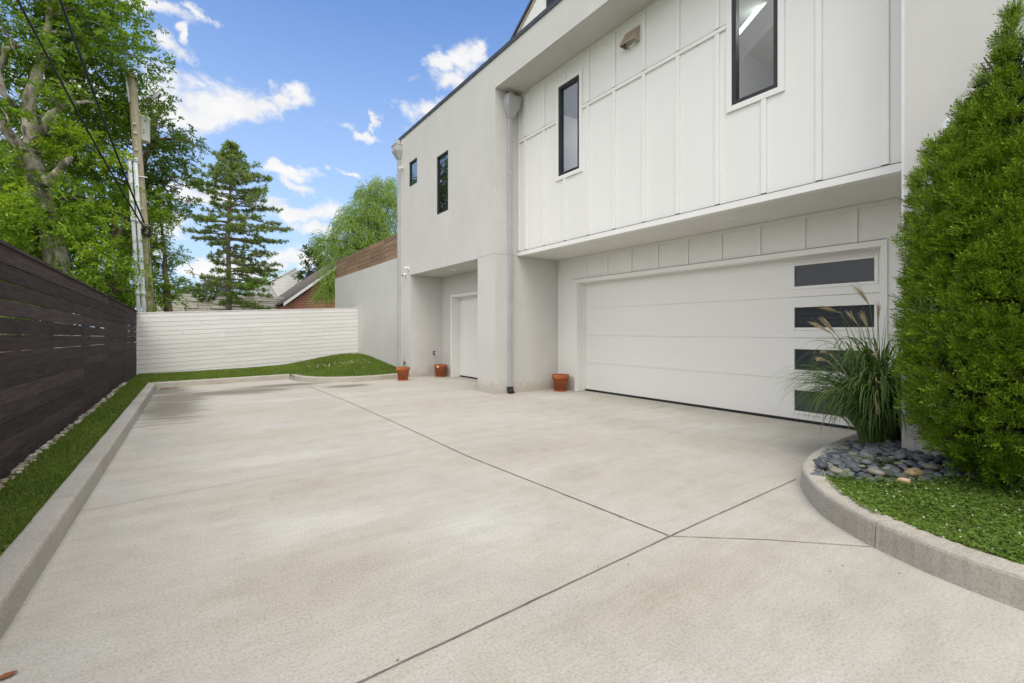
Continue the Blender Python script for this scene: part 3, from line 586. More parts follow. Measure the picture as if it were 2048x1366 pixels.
for y in BAT:  # dark fill under each batten end stands for shadow in the gap
    if not (6.0 < y < 6.73 or 2.577 < y < 3.302): m.box(TX0+0.001, TX1, y-0.028, y+0.032, 5.4035, 5.4119)
    m.box(TX0+0.001, TX1, y-0.028, y+0.032, 3.023, 3.0345)
m.box(GB-0.022, GB-0.001, 1.90, 7.422, 2.452, 2.457)
m.build('flashing_and_gap_shade', MT['flashing_and_gap_shade'], house)
m = MB(); m.box(GP-0.0265, GP+0.10, 1.322, 7.966, 2.931, 3.0175); m.build('fascia', MT['sidetrim'], house, 0.002)
m = MB(); m.box(GP+0.101, GB-0.001, 1.322, 7.966, 2.938, 2.98); m.build('soffit', MT['ceilingw'], house)

def window(w, x, fw, depth, mat_pane, trim=True, sash=True):
    y0, y1, z0, z1 = w
    f = MB(); f.box(x, x+depth, y0, y0+fw, z0, z1); f.box(x, x+depth, y1-fw, y1, z0, z1); f.box(x, x+depth, y0+fw, y1-fw, z0, z0+fw); f.box(x, x+depth, y0+fw, y1-fw, z1-fw, z1)
    fr = f.build('window', MT['blackframe'], house, 0.003)
    p = MB(); xp = x+depth*0.45; p.add([(xp, y0+fw, z0+fw), (xp, y0+fw, z1-fw), (xp, y1-fw, z1-fw), (xp, y1-fw, z0+fw)], [(0, 1, 2, 3)]); p.build('pane', mat_pane, fr)
    if trim:
        t = MB(); a = TX0-0.004; tw = 0.072
        t.box(a, TX1+0.02, y0-tw, y0, z0-tw, z1+tw); t.box(a, TX1+0.02, y1, y1+tw, z0-tw, z1+tw); t.box(a, TX1+0.02, y0, y1, z0-tw, z0); t.box(a, TX1+0.02, y0, y1, z1, z1+tw)
        t.build('trim', MT['sidetrim'], fr, 0.002)
    return fr
window(WL, GP-0.012, 0.055, 0.09, MT['pane']); window(WR, GP-0.012, 0.055, 0.09, MT['pane'])
window((11.861, 12.411, 5.43, 6.13), G0+0.015, 0.045, 0.07, MT['darkpane'], False); window((10.041, 10.665, 4.28, 5.755), G0+0.015, 0.045, 0.07, MT['darkpane'], False)
# rooms behind the panes
def room(x0, x1, y0, y1, z0, z1, mat, x_open):
    m = MB()
    m.add([(x1, y0, z0), (x1, y1, z0), (x1, y1, z1), (x1, y0, z1), (x0, y0, z0), (x0, y1, z0), (x0, y1, z1), (x0, y0, z1)],
          [(0, 1, 2, 3), (0, 3, 7, 4), (1, 5, 6, 2), (0, 4, 5, 1), (3, 2, 6, 7)]); m.build('interior_wall', mat, house)
room(6.02, 10.5, 4.9, 7.9, 3.3, 6.3, MT['room'], 0); room(6.02, 11.0, 1.4, 4.8, 3.3, 8.6, MT['room'], 0)
room(5.92, 8.0, 9.5, 12.3, 3.4, 6.6, MT['roomdark'], 0)
def in_plane(px, py, X):
    r = ray(px, py); t = X/r[0]; return Vector((X, r[1]*t, HC+r[2]*t))
u0, u1 = in_plane(1478, 70, 8.2), in_plane(1560, -28, 8.2); du = u1-u0; u0, u1 = u0-du*0.0, u1+du*0.6
def slant(off, h, th, nm, mat):
    a, b = u0+Vector((0, 0, off)), u1+Vector((0, 0, off)); MB().prism([tuple(a), tuple(b), tuple(b+Vector((0, 0, h))), tuple(a+Vector((0, 0, h)))], (th, 0, 0)).build(nm, mat, house)
slant(0.0, 0.10, 0.05, 'light_strip', MT['led']); slant(-0.42, 0.415, 0.10, 'stair_side', MT['room'])
m = MB(); m.lathe((8.4, 3.1, 6.3), [(0.0, 0), (0.05, 0.0), (0.05, 0.03)], 16); m.build('downlight', MT['lamp'], house)
for loc, pw_ in (((7.3, 2.0, 6.3), 36), ((8.2, 6.3, 5.9), 42)):  # first serves the downlight; second is an added fill, no lamp there
    pl = bpy.data.lights.new('room_lamp_and_fill', 'POINT'); pl.energy = pw_; pl.color = (1, 0.95, 0.9); pl.shadow_soft_size = 0.1
    po = bpy.data.objects.new('room_lamp_and_fill', pl); C.objects.link(po); po.location = Vector(loc)-Vector(house.location); po.parent = house
pv = []
for i in range(16):
    a = i*0.39; d = np.array([[math.cos(a)*0.8, math.sin(a)*0.8, 0.6+0.3*math.sin(i)]]); pv.append(leaf_arrays(np.array([[6.45, 6.28, 4.45]]), unit(d), unit(np.array([[0, 0.1, 1.0]])), np.array([0.22]), np.array([0.05])))
hp = thing('houseplant', 'dim potted houseplant seen through the narrow left window of the white panel', 'plant', (6.45, 6.28, 4.2))
leaf_object('leaves', pv, MT['leafB'], hp); MB().lathe((6.45, 6.28, 3.9), [(0.0, 0), (0.10, 0), (0.13, 0.3), (0.11, 0.3), (0.1, 0.27), (0, 0.27)], 16).build('pot', MT['whitepaint'], hp); MB().tube([(6.45, 6.28, 4.15), (6.44, 6.28, 4.48)], 0.012, 6).build('stem', MT['barkdark'], hp)
MB().box(6.2, 6.8, 5.9, 6.7, 3.305, 3.895).build('side_table', MT['whitepaint'], house)

# ground-floor wall with the big garage door
DY0, DY1, DZ = 1.96, 7.353, 2.372
grid_wall(GB, GB+0.14, [1.32, 7.97], [0.306, 2.937], [(DY0-0.02, DY1+0.0685, 0.306, DZ+0.02)]).build('siding_panel', MT['siding'], house)
m = MB()
for y in (7.70, 7.045, 6.45, 5.838, 5.232, 4.624, 4.018, 3.412, 2.804, 2.198): m.box(GB-0.019, GB-0.001, y-0.0, y+0.06, 2.4585 if y < 7.4 else 0.315, 2.878)
m.box(GB-0.019, GB-0.001, 7.915, 7.967, 0.315, 2.935); m.box(GB-0.019, GB-0.001, 7.42+0.005, 7.475, 0.315, 2.878) if False else None
m.box(GB-0.019, GB-0.001, 1.322, 7.915, 2.88, 2.935); m.box(GB-0.019, GB-0.001, 1.60, 1.66, 0.315, 2.878)
m.build('batten', MT['sidetrim'], house, 0.002)
m = MB(); m.box(GB-0.022, GB+0.26, DY1, DY1+0.068, 0.0, 2.4515); m.box(GB-0.022, GB+0.26, DY0-0.07, DY0, 0.0, 2.4515); m.box(GB-0.0215, GB+0.26, DY0, DY1, DZ, 2.451)
m.build('door_surround', MT['sidetrim'], house, 0.003)
m = MB(); m.box(GB+0.19, GB+0.228, DY1-0.028, DY1, 0.01, DZ); m.box(GB+0.19, GB+0.228, DY0, DY0+0.028, 0.01, DZ); m.box(GB+0.19, GB+0.228, DY0+0.028, DY1-0.028, DZ-0.022, DZ); m.build('door_stop', MT['siding'], house)

def garage(x, y0, y1, seams, wins, par):
    m = MB(); zs = [0.04]+seams+[DZ]
    for a, b in zip(zs[:-1], zs[1:]):
        hs = [w for w in wins if a < (w[2]+w[3])/2 < b]
        g = grid_wall(x, x+0.045, [y0, y1], [a+0.0026, b-0.0026], hs); m.add(g.v, g.f)
    d = m.build('garage_door', MT['doorpaint'], par)
    MB().box(x+0.010, x+0.016, y0, y1, 0.045, DZ-0.002).build('core', MT['sidetrim'], d) if not wins else MB().box(x+0.010, x+0.016, wins[0][1]+0.02, y1, 0.045, DZ-0.002).build('core', MT['sidetrim'], d)
    MB().box(x-0.004, x+0.04, y0, y1, -0.001, 0.042).build('bottom_seal', MT['rubber'], d)
    for (a, b, c, e) in wins:
        f = MB(); t = 0.035; o = x-0.012
        for (p, q, r, s) in ((a-t, a+0.008, c-t, e+t), (b-0.008, b+t, c-t, e+t), (a+0.008, b-0.008, c-t, c+0.008), (a+0.008, b-0.008, e-0.008, e+t)): f.box(o, x+0.02, p, q, r, s)
        f.build('window_frame', MT['sidetrim'], d, 0.004)
        MB().add([(x+0.018, a, c), (x+0.018, a, e), (x+0.018, b, e), (x+0.018, b, c)], [(0, 1, 2, 3)]).build('window_pane', MT['frost'], d)
    return d
wy = (2.083, 3.052)
big = garage(GB+0.228, DY0, DY1, [0.622, 1.22, 1.813], [(*wy, 0.150, 0.468), (*wy, 0.750, 1.064), (*wy, 1.362, 1.670), (*wy, 1.960, 2.276)], house)
big['label'] = 'wide white double garage door with four dark horizontal windows'
MB().box(GB+0.275, GB+0.31, DY0, DY1, 0, DZ+0.02).build('door_backing', MT['sidetrim'], house)
# small garage door in the recess
m = MB(); SX = 6.311
m.box(SX-0.022, SX+0.11, 11.337+0.35, 11.763+0.0, 0, 2.36) if False else None
m.box(SX-0.022, SX+0.30, 11.70, 11.765, 0.0, 2.355); m.box(SX-0.022, SX+0.30, 8.8, 8.865, 0.0, 2.355); m.box(SX-0.022, SX+0.30, 8.865, 11.70, 2.29, 2.355)
m.build('door_surround', MT['sidetrim'], house, 0.003)
sm = garage(SX+0.25, 8.865, 11.70, [0.622, 1.22, 1.813], [], house); sm['label'] = 'narrower white garage door deep in the stucco recess'

# downspouts with leader heads
def leader(cx, cy, ztop, w, d, axis, zfoot):
    """cx,cy: centre of the pipe; axis: wall normal direction"""
    n = Vector(axis); s = Vector((-n.y, n.x, 0)); c = Vector((cx, cy, 0))
    def ring(hw, dd, z, back=0.0): return [tuple(c+s*a*hw+n*b+Vector((0, 0, z))) for a, b in ((-1, back), (1, back), (1, dd), (-1, dd))]
    pipe = MB(); pw, pd = 0.052, 0.078
    pipe.hexa(ring(pw, pd, zfoot), ring(pw, pd, ztop-0.42))
    for k in (-0.55, 0.0, 0.55):
        q = [tuple(c+s*(k*pw+a*0.009)+n*b+Vector((0, 0, z))) for z in (zfoot, ztop-0.42) for a, b in ((-1, pd), (1, pd), (1, pd+0.006), (-1, pd+0.006))]; pipe.hexa(q[:4], q[4:])
    p = pipe.build('downspout', MT['silver'], house, 0.003)
    h = MB(); h.hexa(ring(0.065, 0.088, ztop-0.42), ring(0.15, 0.20, ztop-0.20)); h.hexa(ring(0.152, 0.202, ztop-0.1995), ring(0.160, 0.21, ztop-0.03)); h.hexa(ring(0.172, 0.222, ztop-0.0295), ring(0.172, 0.222, ztop-0.002))
    h.build('leader_head', MT['silver'], p, 0.004)
    o = MB(); o.hexa(ring(0.045, 0.13, ztop-0.0015, 0.02), ring(0.045, 0.13, ztop+0.16, 0.02)); o.build('outlet', MT['silver'], p, 0.004)
    for z in (1.0, 2.95, 4.6): MB().hexa(ring(0.058, 0.088, z), ring(0.058, 0.088, z+0.03)).build('strap', MT['silver'], p)
    return p
leader(G0, 13.06, 6.83, 0.3, 0.2, (-1, 0, 0), 0.12)
dsp = leader(5.655, 7.97, 6.24, 0.3, 0.2, (0, -1, 0), 0.13)
b = MB(); b.tube([(5.655, 7.93, 0.145), (5.655, 7.925, 0.08), (5.66, 7.90, 0.03), (5.662, 7.87, 0.0)], [0.068, 0.072, 0.070, 0.066], 10)
b.build('boot', MT['rubber'], dsp, 0, True)
# vent hood
m = MB(); hy0, hy1, hz0, hz1, hx = 4.74, 5.03, 5.92, 6.18, GP-0.150
for y in (hy0, hy1-0.004): m.prism([(GP+0.003, y, hz0), (hx, y, hz0), (GP+0.003, y, hz1)], (0, 0.004, 0))
m.prism([(GP+0.003, hy0-0.003, hz1), (hx, hy0-0.003, hz0), (hx, hy0-0.003, hz0+0.006), (GP+0.003, hy0-0.003, hz1+0.006)], (0, hy1-hy0+0.006, 0))
vh = m.build('vent_hood', MT['hood'], house); MB().tube([(GP-0.04, 4.885, 5.985), (GP+0.003, 4.885, 5.985)], 0.085, 20).build('duct', MT['siding'], vh)
# small fittings
m = MB(); m.tube([(5.299, 12.66, 2.96), (5.27, 12.66, 2.96)], 0.045, 16); m.tube([(5.27, 12.66, 2.955), (5.19, 12.62, 2.93)], 0.034, 16); sc1 = m.build('security_camera', MT['whitepaint'], house)
MB().tube([(5.191, 12.621, 2.930), (5.185, 12.618, 2.928)], 0.026, 16).build('lens', MT['black'], sc1)
m = MB(); m.box(5.27, 5.30, 12.42, 12.50, 3.08, 3.18); m.tube([(5.27, 12.46, 3.13), (5.22, 12.46, 3.12)], 0.02, 10); m.tube([(5.22, 12.44, 3.13), (5.15, 12.42, 3.10)], 0.028, 12); m.build('motion_sensor', MT['sidetrim'], house, 0.003)
m = MB(); m.tube([(5.299, 12.90, 6.12), (5.25, 12.88, 6.12)], 0.03, 12); m.tube([(5.25, 12.9, 6.125), (5.16, 12.78, 6.08)], 0.035, 14); m.build('security_camera', MT['whitepaint'], house)
m = MB(); m.tube([(6.017, 12.339, 0.66), (6.017, 12.27, 0.66)], 0.016, 10); m.tube([(6.017, 12.285, 0.665), (6.017, 12.24, 0.60)], 0.014, 10); m.tube([(6.017, 12.27, 0.67), (6.017, 12.262, 0.72)], 0.008, 8); m.tube([(5.98, 12.262, 0.72), (6.055, 12.262, 0.72)], 0.014, 8); m.build('hose_tap', MT['black'], house)
for (x, y, z) in ((6.412, 3.496, 2.938), (6.475, 5.709, 2.938), (5.744, 10.583, 2.915)):
    m = MB(); m.lathe((x, y, z), [(0.062, -0.001), (0.078, -0.006), (0.088, -0.002)], 28); rl = m.build('recessed_light', MT['whitepaint'], house, 0, True)
    MB().lathe((x, y, z), [(0.0, -0.0015), (0.062, -0.0015)], 28).build('lens', MT['label'], rl)
p0 = (5.30, 0.93, 3.06)
m = MB(); m.box(5.26, 5.298, 0.86, 1.0, 2.9, 3.12); wl = m.build('wall_lamp', MT['whitepaint'], house, 0.01); MB().lathe((5.17, 0.93, 2.93), [(0.0, 0.17), (0.04, 0.165), (0.075, 0.14), (0.095, 0.10), (0.10, 0.05), (0.10, 0.0)], 24).build('shade', MT['whitepaint'], wl, 0, True)

# gabled upper storey
gz = lambda y: 8.47+0.62*(9.13-y)
m = MB(); m.prism([(6.62, 11.8, 6.99), (6.62, 11.8, gz(11.8)-0.02), (6.62, 5.0, gz(5.0)-0.02), (6.62, -1.8, gz(11.8)-0.02), (6.62, -1.8, 6.99)], (5, 0, 0)); m.build('gable_wall', MT['siding'], house)
m = MB(); m.prism([(6.57, 12.1, gz(12.1)), (6.57, 5.0, gz(5.0)), (6.57, -2.1, gz(12.1)), (6.57, -2.1, gz(12.1)+0.08), (6.57, 5.0, gz(5.0)+0.08), (6.57, 12.1, gz(12.1)+0.08)], (5.3, 0, 0)); m.build('gable_roof', MT['cap'], house)
m = MB(); m.prism([(6.60, 12.0, gz(12.0)-0.09), (6.60, 5.0, gz(5.0)-0.09), (6.60, 5.0, gz(5.0)-0.005), (6.60, 12.0, gz(12.0)-0.005)], (0.019, 0, 0)); m.build('rake_shade', MT['hood'], house)  # brown strip stands for the shadow under the roof edge
m = MB(); m.box(6.585, 6.62, 6.9, 7.85, 7.4, 9.0); m.build('gable_window', MT['blackframe'], house)

# ================================================================== WALL AND FENCES
rw = tag(MB().box(5.40, 5.62, 13.158, 20.60, -0.1, 3.57).build('retaining_wall', MT['stucco'], None, 0.006), 'tall plain grey stucco garden wall beyond the house carrying a brown fence', 'wall')
bf = thing('wooden_fence', 'brown horizontal board fence on top of the grey stucco wall', 'fence', (5.5, 17, 3.57))
m = MB(); ps = [20.45, 19.07, 17.637, 16.211, 14.823, 13.45]
for a, b in zip(ps[1:], ps[:-1]):
    for k in range(5):
        z = 3.60+k*0.152; m.box(5.455, 5.475+random.uniform(-0.003, 0.003), a+0.041, b-0.041, z, z+0.136+random.uniform(-0.003, 0.003))
m.build('boards', MT['fencebrown'], bf)
for y in ps: MB().box(5.44, 5.52, y-0.04, y+0.04, 3.572, 4.365).build('post', MT['fencebrown'], bf)

wf = thing('white_fence', 'white painted horizontal board fence across the end of the driveway', 'fence', (2.2, 17.42, 0))
FX0, FX1 = -1.13, 5.398; ztop = lambda x: 1.849+0.0520*(x+1.038)
m = MB(); cuts = [FX0, -0.80, 1.15, 2.22, 3.40, 4.13, FX1]; PW = 0.1375
for r in range(15):
    for a, b in zip(cuts[:-1], cuts[1:]):
        if (r+cuts.index(a)) % 3 == 0 and a > 2: pass
        z1a, z1b = ztop(a)-0.012-r*PW, ztop(b)-0.012-r*PW; h = PW-0.008; j = random.uniform(-0.0025, 0.0025); g = 0.0006
        m.hexa([(a+g, 17.42+j, z1a-h), (b-g, 17.42+j, z1b-h), (b-g, 17.44+j, z1b-h), (a+g, 17.44+j, z1a-h)], [(a+g, 17.42+j, z1a), (b-g, 17.42+j, z1b), (b-g, 17.44+j, z1b), (a+g, 17.44+j, z1a)])
m.build('boards', MT['fencewhite'], wf)
m = MB(); m.hexa([(FX0, 17.441, 0.0), (FX1, 17.441, 0.05), (FX1, 17.445, 0.05), (FX0, 17.445, 0.0)], [(FX0, 17.441, ztop(FX0)-0.02), (FX1, 17.441, ztop(FX1)-0.02), (FX1, 17.445, ztop(FX1)-0.02), (FX0, 17.445, ztop(FX0)-0.02)]); m.build('gap_shade', MT['joint'], wf)  # dark sheet added behind the boards so the gaps read as shade
m = MB(); m.hexa([(FX0, 17.405, ztop(FX0)-0.008), (FX1, 17.405, ztop(FX1)-0.008), (FX1, 17.53, ztop(FX1)-0.008), (FX0, 17.53, ztop(FX0)-0.008)], [(FX0, 17.405, ztop(FX0)+0.015), (FX1, 17.405, ztop(FX1)+0.015), (FX1, 17.53, ztop(FX1)+0.015), (FX0, 17.53, ztop(FX0)+0.015)]); m.build('cap_rail', MT['fencewhite'], wf, 0.003)
for x in cuts: MB().box(max(x-0.045, FX0), min(x+0.045, FX1), 17.446, 17.52, -0.05, ztop(x)-0.012).build('post', MT['fencewhite'], wf)

df = thing('dark_fence', 'tall dark brown stained horizontal board fence along the left grass strip', 'fence', (-1.2, 8, 0))
m = MB(); dz = lambda y: 2.055-0.0125*(y-5.0) if y > 5 else 2.055; seg = [-5, -0.6, 4.55, 9.15, 11.6, 14.4, 17.40]; pw = 0.1475
def hexy(m, a, b, z0a, z1a, z0b, z1b, t0, t1):
    m.hexa([(fence_x(a)-t1, a, z0a), (fence_x(a)-t0, a, z0a), (fence_x(b)-t0, b, z0b), (fence_x(b)-t1, b, z0b)], [(fence_x(a)-t1, a, z1a), (fence_x(a)-t0, a, z1a), (fence_x(b)-t0, b, z1b), (fence_x(b)-t1, b, z1b)])
for r in range(14):
    gap = 0.011 if r < 6 else 0.004
    for a, b in zip(seg[:-1], seg[1:]):
        j = random.uniform(-0.003, 0.003); z1a, z1b = dz(a)-0.02-r*pw, dz(b)-0.02-r*pw; e = random.uniform(-0.003, 0.003)
        if z1b < 0.02: continue
        hexy(m, a+0.0015, b-0.0015, z1a-pw+gap+e, z1a, z1b-pw+gap, z1b+e, 0+j, 0.022+j)
m.build('boards', MT['fencedark'], df)
m = MB()
for a, b in zip(seg[:-1], seg[1:]): hexy(m, a+0.002, b-0.002, dz(a)-0.016, dz(a)+0.012, dz(b)-0.016, dz(b)+0.012, -0.022, 0.11)
m.build('cap_rail', MT['fencedark'], df, 0.003)
y = -4.6
while y < 17.3:
    MB().box(fence_x(y)-0.12, fence_x(y)-0.03, y-0.045, y+0.045, -0.05, dz(y)-0.02).build('post', MT['fencedark'], df); y += 2.4

# ================================================================== UTILITY POLE AND WIRES
YP = 20.3
pb, pt_ = Vector(atY(300, 622, YP)), Vector(atY(263, 148, YP))
dirp = (pt_-pb).normalized(); foot = pb-dirp*(pb.z+0.1)/dirp.z
pole = thing('utility_pole', 'leaning weathered wooden utility pole with white transformer and two grey conduits', 'utility pole', tuple(foot))
P_ = lambda t: foot+(pt_-foot)*t
MB().tube([P_(i/14) for i in range(15)], [0.165-0.045*i/14 for i in range(15)], 18).build('shaft', MT['polewood'], pole, 0, True)
MB().tube([P_(1.0)+Vector((0.17*-1, -0.02, 0.05)), P_(0.90)+Vector((-0.11, -0.12, 0))], 0.035, 10).build('riser_pipe', MT['alu'], pole, 0, True)
MB().lathe(tuple(P_(1.0)+Vector((-0.16, -0.02, 0.04))), [(0.0, 0.09), (0.08, 0.07), (0.15, 0.03), (0.16, 0.0), (0.0, -0.02)], 18).build('mushroom_cap', MT['alu'], pole, 0, True)
tc_ = Vector(atY(284, 258, YP+0.30)); tr = MB(); tr.lathe((tc_.x+0.0, tc_.y, tc_.z-0.42), [(0, -0.02), (0.20, -0.02), (0.225, 0.0), (0.225, 0.78), (0.24, 0.78), (0.24, 0.82), (0.16, 0.87), (0, 0.89)], 28)
trf = tr.build('transformer', MT['whitepaint'], pole, 0, True)
MB().lathe((tc_.x, tc_.y, tc_.z-0.43), [(0, -0.11), (0.105, -0.11), (0.228, 0.0), (0.24, 0.02), (0.24, 0.12), (0.0, 0.12)], 28).build('shadow_band', MT['blackframe'], trf, 0, True) if False else None
for dx in (-0.08, 0.12):
    MB().lathe((tc_.x+dx, tc_.y-0.05, tc_.z+0.46), [(0.05, -0.03), (0.05, 0.0), (0.03, 0.02), (0.055, 0.04), (0.03, 0.07), (0.055, 0.09), (0.03, 0.12), (0.05, 0.14), (0.02, 0.18), (0, 0.2)], 12).build('bushing', MT['silver'], trf, 0, True)
a = P_(0.93); MB().tube([a, a+Vector((0.5, -0.05, 0.06))], 0.018, 8).build('bracket', MT['alu'], pole)
a = a+Vector((0.62, -0.06, 0.12)); MB().tube([a+Vector((-0.10, 0, -0.16)), a+Vector((-0.06, 0, -0.05)), a, a+Vector((0.06, 0, 0.13)), a+Vector((0.10, 0, 0.2))], [0.03, 0.06, 0.075, 0.06, 0.03], 10).build('fuse_cutout', MT['silver'], pole, 0, True)
MB().tube([a+Vector((0.14, 0, 0.14)), a+Vector((0.06, -0.05, -0.02)), a+Vector((0.08, -0.05, -0.2))], 0.02, 8).build('fuse_cutout', MT['black'], pole, 0, True)
for t in (0.55, 0.70, 0.745, 0.80, 0.83):
    q = P_(t)+Vector((-0.02, -0.14, 0)); MB().box(q.x-0.045, q.x+0.045, q.y-0.05, q.y+0.03, q.z-0.03, q.z+0.03).build('bolt', MT['silver'], pole, 0.008)
for i, (px, pz) in enumerate(((258, 312), (270, 316))):
    a = Vector(atY(px, pz, YP-0.2)); b = Vector(atY(px+20+(0 if i == 0 else -1), 626, YP-0.2)); b = a+(b-a)*1.9; b = a+(b-a)*((a.z+0.1)/(a.z-b.z)) if b.z < -0.1 else b
    cd = MB().tube([a, a.lerp(b, 0.3), a.lerp(b, 0.6), b], 0.062, 14).build('conduit', MT['conduit'], pole, 0, True)
    for k in (0.0, 0.28, 0.62): MB().tube([a.lerp(b, k), a.lerp(b, k+0.02)], 0.075, 14).build('collar', MT['conduit'], cd, 0, True)
for py in (352, 488):
    a = Vector(atY(272 if py < 400 else 268, py, YP-0.2)); MB().tube([a, a+Vector((0.30, 0.05, 0.02))], 0.022, 8).build('bracket', MT['alu'], pole)
cbm = MB(); cc0 = Vector(atY(293, 463, YP-0.22))
for k in range(9):
    r = random.uniform(0.08, 0.2); ph = random.uniform(0, 6); cbm.tube([cc0+Vector((math.cos(ph+t)*r*0.8+random.uniform(-.03, .03), random.uniform(-.06, .05), math.sin(ph+t)*r*1.2)) for t in [j*0.7 for j in range(9)]], 0.013, 5)
cbm.build('cable_bundle', MT['wire'], pole)
MB().tube([P_(0.15)+Vector((0.17, -0.1, 0)), P_(0.3)+Vector((0.16, -0.1, 0)), P_(0.45)+Vector((0.15, -0.1, 0))], 0.012, 6).build('ground_wire', MT['wire'], pole)
def wire(label, pts, r, sag=0.0):
    P = [Vector(p) for p in pts]; a, b = P[0], P[-1]
    path = [a.lerp(b, i/24)-Vector((0, 0, sag*4*(i/24)*(1-i/24))) for i in range(25)]
    return tag(MB().tube(path, r, 6).build('overhead_cable', MT['wire'], None, 0, True), label, 'cable', 'overhead cables running to the utility pole')
def far_to_near(px0, px1, py1, rng_, label, r, sag):
    a = Vector(atY(*px0, YP-0.2)); d = ray(px1, py1); b = Vector((0, 0, HC))+d*rng_
    b2 = a+(b-a)*1.5; wire(label, [a, b2], r, sag)
far_to_near((292, 462), 28, -40, 9.0, 'thick black overhead cable, leftmost of those crossing the trees', 0.026, 0.28)
far_to_near((288, 445), 112, -50, 9.5, 'black overhead cable between the thick left one and the thin one', 0.028, 0.30)
far_to_near((263, 190), 150, -20, 10.5, 'thin overhead wire dropping past the pole top, rightmost and finest of the wires', 0.006, 0.3)

# ================================================================== TREES
def leafy_tree(name, label, trunk_paths, lobes, mat, bark, per=9, K=13, Ls=0.34, leaf=0.125, width=0.06, droop=0.25, limb=0.07, group='trees standing beyond the dark fence', extra=None, twigs=4, clump=0.4):
    base = trunk_paths[0][0][0]; t = thing(name, label, 'tree', (base[0], base[1], 0), group)
    mb = MB(); nodes_ = []
    for pts, rad in trunk_paths:
        P = [Vector(p) for p in pts]; fine = []; fr = []
        for i in range(len(P)-1):
            for k in range(4): fine.append(P[i].lerp(P[i+1], k/4)+Vector((random.gauss(0, 0.02), random.gauss(0, 0.02), 0))); fr.append((rad[i]+(rad[i+1]-rad[i])*k/4)*random.uniform(0.93, 1.08))
        fine.append(P[-1]); fr.append(rad[-1]); mb.tube(fine, fr, 12); nodes_ += [tuple(p) for p in fine[len(fine)//3:]]
    branches(mb, lobes, nodes_, limb, twigs)
    mb.build('trunk', bark, t, 0, True)
    leaf_object('crown', lobe_sprays(lobes, per, K, Ls, leaf, width, droop, clump), mat, t)
    if extra: leaf_object('young_foliage', lobe_sprays(extra, per, K, Ls, leaf, width, droop, clump), MT['leafY'], t)
    return t
def LB(px, py, Y, r, dy=0.0): return (atY(px, py, Y), r)
Y1 = 20.0
tp = [([(-3.1, 19.9, 0.0), atY(118, 540, Y1), atY(104, 470, Y1), atY(84, 395, Y1), atY(74, 350, Y1)], [0.36, 0.30, 0.27, 0.27, 0.28]),
      ([atY(74, 352, Y1), atY(66, 320, Y1), atY(60, 270, Y1), atY(57, 232, Y1)], [0.24, 0.20, 0.18, 0.17]),
      ([atY(57, 232, Y1), atY(64, 185, Y1), atY(80, 130, Y1), atY(92, 85, Y1), atY(100, 10, Y1)], [0.17, 0.16, 0.13, 0.11, 0.07]),
      ([atY(70, 345, Y1-.1), atY(45, 300, Y1-.3), atY(15, 262, Y1-.5), atY(-20, 230, Y1-.6)], [0.2, 0.16, 0.13, 0.1]),
      ([atY(76, 355, Y1-.1), atY(100, 365, Y1-.5), atY(120, 340, Y1-.7), atY(143, 312, Y1-.9)], [0.17, 0.15, 0.11, 0.06]),
      ([atY(62, 290, Y1), atY(82, 262, Y1-.3), atY(98, 230, Y1-.4), atY(145, 204, Y1-.6)], [0.13, 0.11, 0.08, 0.06]),
      ([atY(30, 215, Y1), atY(10, 190, Y1-.2), atY(0, 150, Y1-.3), atY(10, 100, Y1-.3), atY(40, 90, Y1-.3)], [0.09, 0.08, 0.07, 0.06, 0.04])]
LA = [LB(40,60,20.2,1.2),LB(110,50,20.5,1.2),LB(170,30,20.0,1.2),LB(225,60,20.2,1.1),LB(270,112,20.0,0.75),LB(240,135,20.6,0.9),LB(190,105,20.5,1.0),LB(190,165,20.9,0.9),
      LB(130,-40,20.5,1.5),LB(30,-30,20.5,1.5),LB(215,-20,20.2,1.1),LB(10,130,21.2,1.0),LB(120,120,21.4,1.0),LB(150,180,21.3,0.8),LB(205,215,21.0,0.8),LB(30,220,20.6,0.6),
      LB(70,205,20.2,0.5),LB(150,255,21.5,0.9),LB(230,230,21.3,0.8),LB(-20,300,21.4,1.2),LB(110,290,21.8,0.9),LB(55,300,19.3,0.4),LB(25,330,19.6,0.6),LB(190,300,21.6,0.9),LB(175,215,21.4,0.7),LB(95,150,21.4,0.8),LB(110,195,18.9,0.35),LB(15,235,19.0,0.35),LB(95,100,19.0,0.4),LB(125,160,19.0,0.45),LB(5,60,19.4,0.9)]
leafy_tree('shade_tree', 'largest tree beyond the dark fence, with mottled pale forking limbs', tp, LA, MT['leafA'], MT['bark'], per=13, limb=0.06,
           extra=[LB(150,285,19.4,0.65),LB(185,300,19.3,0.55),LB(120,275,19.6,0.4),LB(215,290,19.5,0.35)])
LBb = [LB(255,215,23.5,1.1),LB(300,260,23.5,1.1),LB(290,330,23.2,1.3),LB(330,300,23.0,0.9),LB(365,300,22.8,0.55),LB(385,285,22.6,0.4),LB(345,360,22.8,0.9),LB(310,400,23.0,1.0),LB(350,415,22.6,0.6),LB(330,200,23.6,0.45),
       LB(300,190,23.8,0.7),LB(250,290,24.2,1.2),LB(240,370,24.2,1.3),LB(215,250,24.5,1.2),LB(340,425,22.5,0.4),LB(160,350,24.8,1.3),LB(60,250,25.0,1.6),LB(120,220,25.0,1.3)]
leafy_tree('shade_tree', 'dark green tree behind the utility pole whose thin branches reach right over the sky', [([(-2.0, 23.6, 0), (-1.9, 23.6, 3.5), (-1.6, 23.5, 6), (-1.2, 23.4, 8), (-0.9, 23.4, 9.2)], [0.3, 0.24, 0.18, 0.12, 0.06])], LBb, MT['leafB'], MT['barkdark'], per=10, droop=0.35)
LC = []
